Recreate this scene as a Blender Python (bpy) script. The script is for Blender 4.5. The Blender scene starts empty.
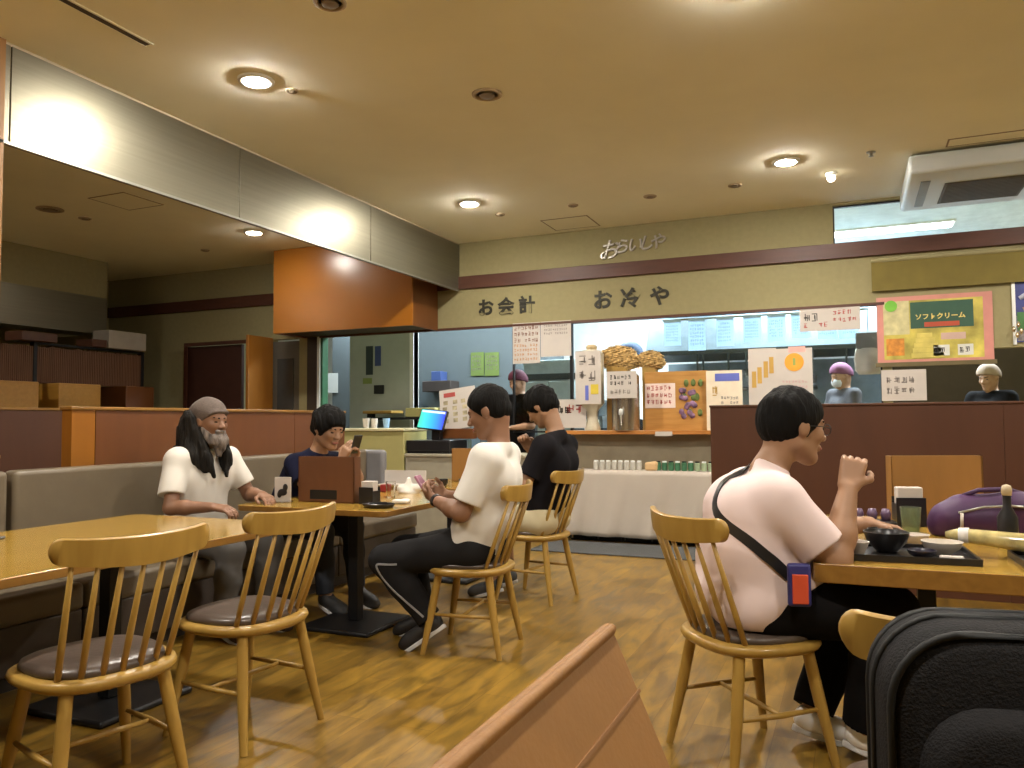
import bpy, bmesh, math, random
import numpy as np
from mathutils import Vector, Matrix
PI = math.pi
SC = bpy.context.scene
COL = SC.collection
random.seed(7)

# ------------------------------------------------------------------ camera
F, CX, CY, H = 788.0, 512.0, 384.0, 1.18
def _axes():
    y = np.array([852-CX, -(419.5-CY), -F]); y /= np.linalg.norm(y)
    x = -np.array([-1306-CX, -(434.5-CY), -F]); x /= np.linalg.norm(x)
    z = np.cross(x, y); z /= np.linalg.norm(z); x = np.cross(y, z)
    return np.stack([x, y, z])
RC = _axes()
cd = bpy.data.cameras.new('camera'); cam = bpy.data.objects.new('camera', cd); COL.objects.link(cam)
cd.sensor_width = 36.0; cd.lens = F/1024*36; cd.clip_start = 0.02; cd.clip_end = 100
M4 = Matrix([list(RC[0])+[0], list(RC[1])+[0], list(RC[2])+[H], [0, 0, 0, 1]])
cam.matrix_world = M4
SC.camera = cam
def ray(px, py): return RC @ np.array([(px-CX)/F, -(py-CY)/F, -1.0])
def onY(px, py, y):
    d = ray(px, py); t = y/d[1]; return (t*d[0], y, H+t*d[2])
def onZ(px, py, z):
    d = ray(px, py); t = (z-H)/d[2]; return (t*d[0], t*d[1], z)

# ------------------------------------------------------------------ world, exposure, area lights
w = bpy.data.worlds.new('World'); SC.world = w; w.use_nodes = True
w.node_tree.nodes['Background'].inputs[0].default_value = (1.0, 0.85, 0.65, 1)
w.node_tree.nodes['Background'].inputs[1].default_value = 0.05
SC.view_settings.view_transform = 'Standard'
SC.view_settings.look = 'None'
SC.view_settings.gamma = 1.0
SC.view_settings.use_curve_mapping = False
SC.view_settings.exposure = 0.80
CEIL = 3.23
WARM = (1.0, 0.935, 0.84)
COOL = (0.80, 0.93, 1.0)
def area(name, loc, size, power, color, sy=None, rot=(0, 0, 0), spread=None, shape=None):
    l = bpy.data.lights.new(name, 'AREA'); l.energy = power; l.color = color; l.size = size
    if shape: l.shape = shape
    elif sy: l.shape = 'RECTANGLE'; l.size_y = sy
    if spread: l.spread = spread
    o = bpy.data.objects.new(name, l); o.location = loc; o.rotation_euler = rot; COL.objects.link(o)
    return o
DL = [(-3.22, 3.64), (-3.24, 6.54), (-0.43, 6.52), (-0.45, 3.72), (-5.83, 6.58),
      (-0.43, 0.9), (-3.2, 0.8), (2.3, 3.7), (2.3, 0.9), (-8.4, 3.7), (-0.43, -1.9), (-3.2, -1.9), (2.3, 6.5), (-5.9, 0.8)]  # unseen downlights on this line are added for illumination
KL = [(-2.9, 9.6), (-0.9, 9.6), (0.45, 9.6), (-5.0, 9.4), (-7.0, 10.0), (2.4, 9.8)]
for (x, y) in KL:
    area('kitchen_lamp', (x, y, 3.27), 1.15, (115 if x > -4 else 26), COOL, sy=0.25)

# ------------------------------------------------------------------ materials
MATS = {}
def lin(c):
    return tuple(((v/255)/12.92 if v/255 <= .04045 else ((v/255+.055)/1.055)**2.4) for v in c)
def mat(name, rgb, rough=.6, metal=0., var=.08, scale=8., stretch=(1, 1, 1), bump=0., bscale=None, spec=.5, emit=None, es=1., trans=0., coat=0.):
    """rgb in linear 0..1; slight procedural variation of tone"""
    if name in MATS: return MATS[name]
    m = bpy.data.materials.new(name); m.use_nodes = True; MATS[name] = m
    nt = m.node_tree; b = nt.nodes['Principled BSDF']
    b.inputs['Roughness'].default_value = rough; b.inputs['Metallic'].default_value = metal
    b.inputs['Specular IOR Level'].default_value = spec
    if coat: b.inputs['Coat Weight'].default_value = coat; b.inputs['Coat Roughness'].default_value = .15
    tc = nt.nodes.new('ShaderNodeTexCoord'); mp = nt.nodes.new('ShaderNodeMapping')
    mp.inputs['Scale'].default_value = stretch
    nt.links.new(tc.outputs['Object'], mp.inputs[0])
    n = nt.nodes.new('ShaderNodeTexNoise'); n.inputs['Scale'].default_value = scale; n.inputs['Detail'].default_value = 5
    nt.links.new(mp.outputs[0], n.inputs['Vector'])
    r = nt.nodes.new('ShaderNodeValToRGB')
    r.color_ramp.elements[0].position = .3; r.color_ramp.elements[1].position = .7
    r.color_ramp.elements[0].color = [max(0, c*(1-var)) for c in rgb]+[1]
    r.color_ramp.elements[1].color = [min(1, c*(1+var)) for c in rgb]+[1]
    nt.links.new(n.outputs['Fac'], r.inputs[0]); nt.links.new(r.outputs[0], b.inputs['Base Color'])
    if bump:
        n2 = nt.nodes.new('ShaderNodeTexNoise'); n2.inputs['Scale'].default_value = bscale or scale*4
        nt.links.new(mp.outputs[0], n2.inputs['Vector'])
        bp = nt.nodes.new('ShaderNodeBump'); bp.inputs['Strength'].default_value = bump; bp.inputs['Distance'].default_value = .01
        nt.links.new(n2.outputs['Fac'], bp.inputs['Height']); nt.links.new(bp.outputs[0], b.inputs['Normal'])
    if emit:
        b.inputs['Emission Color'].default_value = list(emit)+[1]; b.inputs['Emission Strength'].default_value = es
    if trans:
        b.inputs['Transmission Weight'].default_value = trans
    return m
def wood(name, rgb, rgb2, scale=3., stretch=(1, 8, 8), rough=.4, coat=0.):
    if name in MATS: return MATS[name]
    m = bpy.data.materials.new(name); m.use_nodes = True; MATS[name] = m
    nt = m.node_tree; b = nt.nodes['Principled BSDF']; b.inputs['Roughness'].default_value = rough
    if coat: b.inputs['Coat Weight'].default_value = coat; b.inputs['Coat Roughness'].default_value = .12
    tc = nt.nodes.new('ShaderNodeTexCoord'); mp = nt.nodes.new('ShaderNodeMapping'); mp.inputs['Scale'].default_value = stretch
    nt.links.new(tc.outputs['Object'], mp.inputs[0])
    n = nt.nodes.new('ShaderNodeTexNoise'); n.inputs['Scale'].default_value = scale; n.inputs['Detail'].default_value = 8; n.inputs['Distortion'].default_value = .6
    nt.links.new(mp.outputs[0], n.inputs['Vector'])
    r = nt.nodes.new('ShaderNodeValToRGB'); r.color_ramp.elements[0].position = .3; r.color_ramp.elements[1].position = .72
    r.color_ramp.elements[0].color = list(rgb)+[1]; r.color_ramp.elements[1].color = list(rgb2)+[1]
    nt.links.new(n.outputs['Fac'], r.inputs[0]); nt.links.new(r.outputs[0], b.inputs['Base Color'])
    return m
def floor_mat():
    m = bpy.data.materials.new('floor_boards'); m.use_nodes = True
    nt = m.node_tree; b = nt.nodes['Principled BSDF']
    tc = nt.nodes.new('ShaderNodeTexCoord')
    mp = nt.nodes.new('ShaderNodeMapping'); mp.inputs['Rotation'].default_value = (0, 0, math.radians(90))
    nt.links.new(tc.outputs['Object'], mp.inputs[0])
    br = nt.nodes.new('ShaderNodeTexBrick'); br.inputs['Scale'].default_value = 1
    br.inputs['Brick Width'].default_value = .9; br.inputs['Row Height'].default_value = .15
    br.inputs['Mortar Size'].default_value = .0015; br.inputs['Color1'].default_value = (.185, .105, .014, 1)
    br.inputs['Color2'].default_value = (.265, .155, .022, 1); br.inputs['Mortar'].default_value = (.15, .08, .014, 1)
    nt.links.new(mp.outputs[0], br.inputs['Vector'])
    mp2 = nt.nodes.new('ShaderNodeMapping'); mp2.inputs['Scale'].default_value = (5.5, 1.2, 1)
    nt.links.new(tc.outputs['Object'], mp2.inputs[0])
    n = nt.nodes.new('ShaderNodeTexNoise'); n.inputs['Scale'].default_value = 3.; n.inputs['Detail'].default_value = 7; n.inputs['Distortion'].default_value = .8
    nt.links.new(mp2.outputs[0], n.inputs['Vector'])
    r = nt.nodes.new('ShaderNodeValToRGB'); r.color_ramp.elements[0].color = (.52, .52, .58, 1); r.color_ramp.elements[1].color = (1.3, 1.25, 1.15, 1)
    r.color_ramp.elements[0].position = .32; r.color_ramp.elements[1].position = .68
    nt.links.new(n.outputs['Fac'], r.inputs[0])
    mx = nt.nodes.new('ShaderNodeMix'); mx.data_type = 'RGBA'; mx.blend_type = 'MULTIPLY'; mx.inputs[0].default_value = 1
    nt.links.new(br.outputs['Color'], mx.inputs[6]); nt.links.new(r.outputs[0], mx.inputs[7])
    nt.links.new(mx.outputs[2], b.inputs['Base Color'])
    b.inputs['Roughness'].default_value = .28
    rr = nt.nodes.new('ShaderNodeMapRange'); rr.inputs[3].default_value = .25; rr.inputs[4].default_value = .42
    nt.links.new(n.outputs['Fac'], rr.inputs[0]); nt.links.new(rr.outputs[0], b.inputs['Roughness'])
    bp = nt.nodes.new('ShaderNodeBump'); bp.inputs['Strength'].default_value = .15; bp.inputs['Distance'].default_value = .004
    nt.links.new(n.outputs['Fac'], bp.inputs['Height']); nt.links.new(bp.outputs[0], b.inputs['Normal'])
    return m

M_floor = floor_mat()
M_ceil = mat('ceiling_paint', (.80, .765, .60), .9, var=.03, scale=2)
M_wall = mat('wall_paper', (.29, .252, .125), .85, var=.05, scale=20)
M_wallup = M_wall
M_beam = wood('beam_brown', (.070, .022, .011), (.095, .030, .015), rough=.5)
M_chair = wood('chair_beech', (.32, .185, .036), (.40, .245, .052), 3, (6, 6, 1), .38, .2)
M_vinyl = mat('seat_vinyl', (.075, .053, .040), .34, var=.08, scale=14, bump=.08, spec=.6)
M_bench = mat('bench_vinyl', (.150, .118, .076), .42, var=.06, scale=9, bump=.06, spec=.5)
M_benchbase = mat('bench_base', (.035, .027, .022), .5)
M_table = wood('table_oak', (.34, .195, .028), (.46, .28, .048), 3, (8, 1, 8), .22, .35)
M_tedge = wood('table_edge', (.21, .10, .018), (.28, .14, .028), 3, (8, 1, 8), .35)
M_metal = mat('black_metal', (.012, .012, .013), .42, .3, var=.1)
M_cherry = wood('cherry_panel', (.125, .040, .008), (.150, .050, .011), 2, (3, 3, .6), .45)
M_cherryr = wood('red_brown_panel', (.070, .021, .006), (.084, .026, .008), 2, (3, 3, .6), .5)
M_cherryd = wood('dark_cherry_panel', (.075, .026, .010), (.095, .033, .012), 2, (3, 3, .6), .5)
M_orange = wood('orange_wood', (.27, .10, .012), (.33, .13, .018), 2, (3, 3, .6), .32)
M_brownbox = wood('menu_box_brown', (.115, .042, .014), (.14, .052, .018), 3, (3, 3, 1), .5)
M_tan = wood('menu_box_tan', (.28, .135, .030), (.33, .16, .038), 3, (4, 4, 1), .5)
M_steel = mat('brushed_steel', (.22, .205, .15), .40, .8, var=.06, scale=60, stretch=(1, .02, 1))
M_trim = mat('steel_trim', (.30, .30, .26), .4, .8)
M_whitep = mat('white_paint', (.80, .82, .80), .6, var=.03)
M_blue = mat('kitchen_wall_blue', (.125, .150, .160), .7, var=.03)
M_greyw = mat('kitchen_wall_grey', (.42, .46, .43), .7, var=.04)
M_cream = mat('cream_laminate', (.42, .38, .15), .45, var=.04)
M_paper = mat('paper_white', (.54, .49, .44), .8, var=.03)
M_paperc = mat('paper_cool', (.66, .74, .80), .8, var=.03)
_nt = M_paperc.node_tree; _b = _nt.nodes['Principled BSDF']; _o = [n for n in _nt.nodes if n.type == 'OUTPUT_MATERIAL'][0]
_t = _nt.nodes.new('ShaderNodeBsdfTranslucent'); _t.inputs[0].default_value = (.62, .76, .86, 1); _mx = _nt.nodes.new('ShaderNodeMixShader'); _mx.inputs[0].default_value = .55
_nt.links.new(_b.outputs[0], _mx.inputs[1]); _nt.links.new(_t.outputs[0], _mx.inputs[2]); _nt.links.new(_mx.outputs[0], _o.inputs[0])
M_ink = mat('ink_black', (.015, .013, .010), .6)
M_inkr = mat('ink_red', (.42, .07, .06), .6)
M_inkb = mat('ink_blue', (.12, .15, .50), .6)
M_skin = mat('skin', (.33, .180, .100), .5, var=.07, scale=9, bump=.04)
M_skinr = mat('skin_ruddy', (.25, .125, .070), .5, var=.07, scale=9, bump=.04)
M_lip = mat('lips', (.36, .12, .09), .5)
M_eye = mat('eye_dark', (.02, .013, .01), .25)
M_hair = mat('black_hair', (.004, .0035, .003), .7, var=.3, scale=60, stretch=(1, 1, .15), bump=.4, bscale=120, spec=.15)
M_white = mat('white_cotton', (.70, .67, .61), .85, var=.04, scale=5)
M_pink = mat('pale_pink_cotton', (.72, .58, .56), .85, var=.03, scale=5)
M_black = mat('black_cloth', (.006, .0055, .006), .9, spec=.1, var=.15)
M_dkgrey = mat('dark_grey_cloth', (.014, .0135, .014), .9, spec=.15, var=.15)
M_navy = mat('navy_cloth', (.006, .007, .022), .9, spec=.15, var=.15)
M_rubw = mat('white_rubber', (.62, .62, .62), .6)
M_glass = mat('clear_glass', (.95, .97, .97), .02, trans=1.0)
M_plastic = mat('black_plastic', (.015, .014, .015), .3)
M_canvas = mat('black_canvas', (.011, .0105, .011), .8, spec=.2, var=.2, scale=90, bump=.25, bscale=300)
M_cloth = mat('table_cloth_beige', (.50, .44, .37), .85, var=.05, scale=3)
M_lamp = mat('lamp_glow', (1, .95, .85), .5, emit=WARM, es=670)
M_lamp2 = mat('lamp_glow_dim', (1, .95, .85), .5, emit=WARM, es=290)
M_tube = mat('tube_glow', (1, 1, 1), .5, emit=(.86, .96, 1), es=5)

# ------------------------------------------------------------------ mesh helpers
class MB:
    def __init__(s): s.v = []; s.f = []
    def add(s, vs, fs):
        o = len(s.v); s.v += [tuple(v) for v in vs]; s.f += [tuple(i+o for i in f) for f in fs]; return s
    def box(s, x0, x1, y0, y1, z0, z1, M=None):
        vs = [(x, y, z) for x in (x0, x1) for y in (y0, y1) for z in (z0, z1)]
        if M is not None: vs = [tuple(M @ Vector(v)) for v in vs]
        return s.add(vs, [(0, 1, 3, 2), (4, 6, 7, 5), (0, 4, 5, 1), (2, 3, 7, 6), (0, 2, 6, 4), (1, 5, 7, 3)])
    def tube(s, pts, rad, n=12, cap=True):
        pts = [Vector(p) for p in pts]
        if not hasattr(rad, '__len__'): rad = [rad]*len(pts)
        rings = []; ref = None
        for i, p in enumerate(pts):
            t = (pts[min(i+1, len(pts)-1)]-pts[max(i-1, 0)]).normalized()
            if ref is None: ref = Vector((0, 0, 1)) if abs(t.z) < .9 else Vector((1, 0, 0))
            a = t.cross(ref).normalized(); b = t.cross(a).normalized(); ref = -b if False else ref
            rings.append([p+rad[i]*(math.cos(2*PI*k/n)*a+math.sin(2*PI*k/n)*b) for k in range(n)])
        return s.loft(rings, cap)
    def loft(s, rings, cap=True, closed=True):
        n = len(rings[0]); vs = [v for r in rings for v in r]; fs = []
        for i in range(len(rings)-1):
            for k in range(n if closed else n-1):
                fs.append((i*n+k, i*n+(k+1) % n, (i+1)*n+(k+1) % n, (i+1)*n+k))
        if cap: fs.append(tuple(range(n-1, -1, -1))); fs.append(tuple((len(rings)-1)*n+k for k in range(n)))
        return s.add(vs, fs)
    def lathe(s, c, prof, n=24):
        rings = [[(c[0]+r*math.cos(2*PI*k/n), c[1]+r*math.sin(2*PI*k/n), c[2]+z) for k in range(n)] for r, z in prof]
        return s.loft(rings)
    def build(s, name, m, parent=None, bevel=0., smooth=False, seg=2, auto=None):
        me = bpy.data.meshes.new(name); me.from_pydata(s.v, [], s.f); me.update()
        bm = bmesh.new(); bm.from_mesh(me); bmesh.ops.recalc_face_normals(bm, faces=bm.faces); bm.to_mesh(me); bm.free()
        o = bpy.data.objects.new(name, me); COL.objects.link(o)
        if isinstance(m, (list, tuple)):
            for x in m: me.materials.append(x)
        else: me.materials.append(m)
        if parent: o.parent = parent
        if smooth:
            for p in me.polygons: p.use_smooth = True
            if auto is not None:
                try: me.set_sharp_from_angle(angle=math.radians(auto))
                except Exception: pass
        if bevel:
            b = o.modifiers.new('bevel', 'BEVEL'); b.width = bevel; b.segments = seg; b.limit_method = 'ANGLE'
            for p in me.polygons: p.use_smooth = True
            try: me.set_sharp_from_angle(angle=math.radians(50))
            except Exception: pass
        return o
def tag(o, label, cat, group=None, kind=None):
    if label: o['label'] = label
    if cat: o['category'] = cat
    if group: o['group'] = group
    if kind: o['kind'] = kind
    return o
def struct(o): o['kind'] = 'structure'; return o
def thing(name, label, cat, loc=(0, 0, 0), rz=0., group=None):
    o = bpy.data.objects.new(name, None); COL.objects.link(o); o.empty_display_size = .1
    o.location = loc; o.rotation_euler = (0, 0, rz); return tag(o, label, cat, group)
def children(o): return [c for c in list(bpy.data.objects) if c.parent == o]
def copy_tree(o, parent=None):
    c = o.copy(); COL.objects.link(c)
    if parent: c.parent = parent
    for ch in children(o): copy_tree(ch, c)
    return c
def text_obj(name, body, size, m, loc, depth=.004, offset=0., parent=None, rx=PI/2, shear=0., rot=None, align='LEFT'):
    cu = bpy.data.curves.new(name, 'FONT'); cu.body = body; cu.size = size; cu.extrude = depth; cu.offset = offset; cu.shear = shear
    cu.align_x = align
    t = bpy.data.objects.new(name, cu); COL.objects.link(t)
    dg = bpy.context.evaluated_depsgraph_get(); me = bpy.data.meshes.new_from_object(t.evaluated_get(dg))
    bpy.data.objects.remove(t); bpy.data.curves.remove(cu)
    me.materials.clear(); me.materials.append(m); me.name = name
    o = bpy.data.objects.new(name, me); COL.objects.link(o); o.location = loc; o.rotation_euler = rot if rot else (rx, 0, 0)
    if parent: o.parent = parent
    return o
def smoothgrid(me):
    for p in me.polygons: p.use_smooth = True

# ------------------------------------------------------------------ SDF bodies (one continuous surface each)
def V(*a): return np.array(a, dtype=np.float32)
class Cone:
    def __init__(s, a, b, ra, rb, k=.02, clip=None, sub=False):
        s.a = V(*a); s.b = V(*b); s.ra = ra; s.rb = rb; s.k = k; s.clip = clip; s.sub = sub
        s.c = (s.a+s.b)/2; s.R = np.linalg.norm(s.b-s.a)/2+max(ra, rb)
    def d(s, P):
        ab = s.b-s.a; t = np.clip(((P-s.a)@ab)/max(float(ab@ab), 1e-9), 0, 1)
        q = P-s.a-t[:, None]*ab
        d = np.sqrt((q*q).sum(1))-(s.ra+(s.rb-s.ra)*t)
        if s.clip is not None: d = np.maximum(d, (P-V(*s.clip[0]))@V(*s.clip[1]))
        return d
class Ell:
    def __init__(s, c, r, k=.02, rot=None, clip=None, sub=False):
        s.c = V(*c); s.r = V(*r); s.k = k; s.rot = rot; s.R = float(max(r)); s.clip = clip; s.sub = sub
    def d(s, P):
        q = P-s.c
        if s.rot is not None: q = q@s.rot
        k0 = np.sqrt(((q/s.r)**2).sum(1)); k1 = np.sqrt(((q/(s.r*s.r))**2).sum(1))
        d = np.where(k1 > 1e-6, k0*(k0-1)/np.maximum(k1, 1e-6), -s.r.min())
        if s.clip is not None: d = np.maximum(d, (P-V(*s.clip[0]))@V(*s.clip[1]))
        return d
class RBox:
    def __init__(s, c, h, r, k=.02, rot=None, sub=False):
        s.c = V(*c); s.h = V(*h); s.r = r; s.k = k; s.rot = rot; s.R = float(np.linalg.norm(s.h)); s.sub = sub; s.clip = None
    def d(s, P):
        q = P-s.c
        if s.rot is not None: q = q@s.rot
        q = np.abs(q)-(s.h-s.r)
        return np.sqrt((np.maximum(q, 0)**2).sum(1))+np.minimum(q.max(1), 0)-s.r
def sdf_eval(prims, P):
    D = None
    for p in prims:
        d = p.d(P)
        if D is None: D = d; continue
        k = p.k
        if p.sub:
            D = np.maximum(D, -d)
        else:
            h = np.clip(.5+.5*(D-d)/k, 0, 1)
            D = D*(1-h)+d*h-k*h*(1-h)
    return D
def sdf_mesh(name, prims, h, m, parent=None, noise=None, clips=()):
    pos = [p for p in prims if not p.sub]
    lo = np.min([p.c-p.R for p in pos], 0)-3*h; hi = np.max([p.c+p.R for p in pos], 0)+3*h
    for (c0, n0) in clips: pass
    n = np.ceil((hi-lo)/h).astype(int)+1
    B = 12; nb = np.ceil(n/B).astype(int); n = nb*B
    G = np.full(n, 1.0, dtype=np.float32)
    lx = np.arange(B)*h
    loc = np.stack(np.meshgrid(lx, lx, lx, indexing='ij'), -1).reshape(-1, 3).astype(np.float32)
    half = B*h/2; diag = half*math.sqrt(3)
    for i in range(nb[0]):
        for j in range(nb[1]):
            for k in range(nb[2]):
                o = lo+np.array([i, j, k])*B*h; c = o+half
                near = [p for p in prims if np.linalg.norm(c-p.c)-p.R-diag < .08]
                if not [p for p in near if not p.sub]: continue
                cd_ = sdf_eval(near, c[None].astype(np.float32))[0]
                if cd_ > diag*1.3+.03: continue
                sl = (slice(i*B, i*B+B), slice(j*B, j*B+B), slice(k*B, k*B+B))
                if cd_ < -diag*2.0: G[sl] = -1; continue
                P = (loc+o).astype(np.float32)
                d = sdf_eval(near, P)
                if noise is not None: d = d+noise(P)
                for (c0, n0) in clips: d = np.maximum(d, (P-V(*c0))@V(*n0))
                G[sl] = d.reshape(B, B, B)
    # surface nets
    S = G < 0
    c8 = [G[a:n[0]-1+a, b:n[1]-1+b, c:n[2]-1+c] for a in (0, 1) for b in (0, 1) for c in (0, 1)]
    s8 = [x < 0 for x in c8]
    cnt = sum(x.astype(np.int8) for x in s8); act = (cnt > 0) & (cnt < 8)
    idx = np.argwhere(act); ids = np.full(act.shape, -1, dtype=np.int64); ids[act] = np.arange(len(idx))
    vals = np.stack([x[act] for x in c8], 1)
    offs = np.array([(a, b, c) for a in (0, 1) for b in (0, 1) for c in (0, 1)], dtype=np.float32)
    acc = np.zeros((len(idx), 3), dtype=np.float32); ct = np.zeros(len(idx), dtype=np.float32)
    for a in range(8):
        for b in range(a+1, 8):
            if np.abs(offs[a]-offs[b]).sum() != 1: continue
            va, vb = vals[:, a], vals[:, b]; cr = (va < 0) != (vb < 0)
            t = np.where(cr, va/np.where(cr, va-vb, 1), 0)
            acc += np.where(cr[:, None], offs[a]+(offs[b]-offs[a])*t[:, None], 0); ct += cr
    vs = lo+(idx+acc/ct[:, None])*h
    faces = []
    for ax in range(3):
        e = [0, 0, 0]; e[ax] = 1
        A = S[:n[0]-e[0], :n[1]-e[1], :n[2]-e[2]]; Bq = S[e[0]:, e[1]:, e[2]:]
        q = np.argwhere(A != Bq); u, v = [(1, 2), (2, 0), (0, 1)][ax]
        ok = (q[:, u] > 0) & (q[:, v] > 0) & (q[:, 0] < n[0]-1) & (q[:, 1] < n[1]-1) & (q[:, 2] < n[2]-1); q = q[ok]
        fl = S[q[:, 0], q[:, 1], q[:, 2]]
        def g(du, dv):
            r = q.copy(); r[:, u] -= du; r[:, v] -= dv; return ids[r[:, 0], r[:, 1], r[:, 2]]
        qd = np.stack([g(1, 1), g(0, 1), g(0, 0), g(1, 0)], 1)
        qd[~fl] = qd[~fl][:, ::-1]
        faces.append(qd[(qd >= 0).all(1)])
    faces = np.concatenate(faces)
    me = bpy.data.meshes.new(name); me.vertices.add(len(vs)); me.vertices.foreach_set('co', vs.astype(np.float32).ravel())
    me.loops.add(len(faces)*4); me.loops.foreach_set('vertex_index', faces.astype(np.int32).ravel())
    me.polygons.add(len(faces)); me.polygons.foreach_set('loop_start', np.arange(0, len(faces)*4, 4, dtype=np.int32))
    me.polygons.foreach_set('loop_total', np.full(len(faces), 4, dtype=np.int32))
    me.update(calc_edges=True); me.validate()
    me.polygons.foreach_set('use_smooth', np.ones(len(me.polygons), dtype=bool))
    me.materials.append(m)
    o = bpy.data.objects.new(name, me); COL.objects.link(o)
    if parent: o.parent = parent
    return o

def rotm(pitch=0, yaw=0, roll=0):   # columns = head axes in body space: x fwd, y left, z up ; pitch>0 looks down
    cp, sp, cy, sy, cr, sr = math.cos(pitch), math.sin(pitch), math.cos(yaw), math.sin(yaw), math.cos(roll), math.sin(roll)
    Ry = np.array([[cp, 0, sp], [0, 1, 0], [-sp, 0, cp]]); Rz = np.array([[cy, -sy, 0], [sy, cy, 0], [0, 0, 1]])
    Rx = np.array([[1, 0, 0], [0, cr, -sr], [0, sr, cr]])
    return (Rz@Ry@Rx).astype(np.float32)
def head_prims(c, Rm, s=1.):
    c = np.array(c)
    def T(p): return c+Rm@(np.array(p)*s)
    def E(p, r, k=.02): return Ell(T(p), np.array(r)*s, k*s, rot=Rm)
    def C(a, b, ra, rb, k=.015): return Cone(T(a), T(b), ra*s, rb*s, k*s)
    L = [E((-.012, 0, .03), (.095, .076, .088)), E((.026, 0, -.03), (.062, .058, .080), .03), E((-.035, 0, -.01), (.065, .062, .07), .03),
         C((-.005, .048, -.055), (.055, .014, -.098), .022, .019, .025), C((-.005, -.048, -.055), (.055, -.014, -.098), .022, .019, .025),
         E((.062, 0, -.098), (.024, .026, .019), .02),
         C((.083, 0, .008), (.105, 0, -.028), .007, .0125, .012), E((.098, .010, -.032), (.011, .009, .009), .008), E((.098, -.010, -.032), (.011, .009, .009), .008),
         C((.078, -.032, .020), (.078, .032, .020), .011, .011, .015),
         E((.062, .034, -.022), (.026, .022, .022), .02), E((.062, -.034, -.022), (.026, .022, .022), .02),
         E((.085, 0, -.058), (.013, .024, .007), .008), E((.083, 0, -.069), (.013, .021, .007), .008)]
    for sy in (1, -1):
        L += [E((-.004, sy*.076, -.006), (.019, .008, .030), .008), E((-.008, sy*.083, -.002), (.020, .006, .026), .006)]
    return L
def face_bits(parent, c, Rm, s=1., glasses=False, mouth=True):
    c = np.array(c)
    def T(p): return tuple(c+Rm@(np.array(p)*s))
    for sy in (1, -1):
        sdf_mesh('eye', [Ell(T((.0805, sy*.031, -.001)), np.array((.008, .0125, .0055))*s, .001, rot=Rm)], .002, M_eye, parent)
        sdf_mesh('eyebrow', [Cone(T((.090, sy*.016, .020)), T((.078, sy*.047, .024)), .0045*s, .003*s, .001)], .002, M_hair, parent)
    if mouth: sdf_mesh('lips', [Ell(T((.0895, 0, -.064)), np.array((.0105, .022, .0075))*s, .001, rot=Rm)], .0025, M_lip, parent)
    if glasses:
        g = MB()
        for sy in (1, -1):
            ring = [T((.100, sy*(.033+.024*math.cos(a)), -.001+.018*math.sin(a))) for a in np.linspace(0, 2*PI, 19)]
            g.tube(ring, .0016*s, 6)
            g.tube([T((.098, sy*.057, .004)), T((.05, sy*.080, .006)), T((-.005, sy*.086, .004))], .0016*s, 6)
        g.tube([T((.101, .010, .002)), T((.101, -.010, .002))], .0016*s, 6)
        g.build('glasses', M_plastic, parent, smooth=True)
def hair_prims(c, Rm, s=1., vol=.014, low=0., front=0.):
    c = np.array(c)
    def T(p): return c+Rm@(np.array(p)*s)
    n = Rm@np.array((.78, 0, -.63)); p0 = T((.078+front, 0, .052))
    L = [Ell(T((-.014, 0, .036)), np.array((.095+vol, .075+vol, .086+vol))*s, .02, rot=Rm), Ell(T((-.046, 0, -.008)), np.array((.058+vol, .063+vol*.6, .070+low))*s, .03, rot=Rm)]
    return L, (tuple(p0), tuple(n))
def hand_prims(wr, d, pn, side, s=1., curl=(.5, .5, .5, .5), thumb=.5):
    """wr wrist; d towards knuckles; pn palm normal (fingers curl to it); side = thumb side"""
    wr = np.array(wr, float); d = np.array(d, float); d /= np.linalg.norm(d)
    pn = np.array(pn, float); pn -= d*(pn@d); pn /= np.linalg.norm(pn); t = np.array(side, float); t -= d*(t@d)+pn*(t@pn); t /= np.linalg.norm(t)
    L = []
    for o in (-.027, -.009, .009, .027):
        L.append(Cone(wr+d*.01*s+t*o*.7*s, wr+d*.082*s+t*o*s, .0145*s, .0125*s, .010))
    for i, (o, ln) in enumerate(((.029, .070), (.010, .079), (-.010, .073), (-.028, .058))):
        p = wr+d*.085*s+t*o*s; a = 0; r = .0092*s
        for j, fr in enumerate((.45, .30, .25)):
            a += curl[i]*(.9 if j else .7)
            dd = d*math.cos(a)+pn*math.sin(a)+t*o*1.2*(1 if j == 0 else 0)
            dd /= np.linalg.norm(dd)
            q = p+dd*ln*fr*s; L.append(Cone(p, q, r, r*.93, .004)); p = q; r *= .93
    p = wr+d*.022*s+t*.020*s; q = p+(d*.55+t*.75+pn*.35*thumb)/np.linalg.norm(d*.55+t*.75+pn*.35*thumb)*.045*s
    L.append(Cone(p, q, .0145*s, .0115*s, .010))
    dd = d*.8+pn*thumb*1.0+t*.05; dd /= np.linalg.norm(dd)
    q2 = q+dd*.030*s; L.append(Cone(q, q2, .0108*s, .0098*s, .005)); dd2 = dd+pn*thumb*.4-t*.2; dd2 /= np.linalg.norm(dd2)
    L.append(Cone(q2, q2+dd2*.024*s, .0098*s, .0085*s, .004))
    return L
def folds(amp, f=22., seed=0.):
    def fn(P):
        x, y, z = P[:, 0], P[:, 1], P[:, 2]
        a = np.sin(f*(z*.9+.55*x)+3.0*np.sin(7*y+seed)+2*np.sin(9*x+1.3*seed))
        b = np.sin(f*.62*(x*.8-z*.7+y*.9)+2.4*np.sin(6*z+seed*2))
        return amp*(.6*a+.5*b)
    return fn
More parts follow.
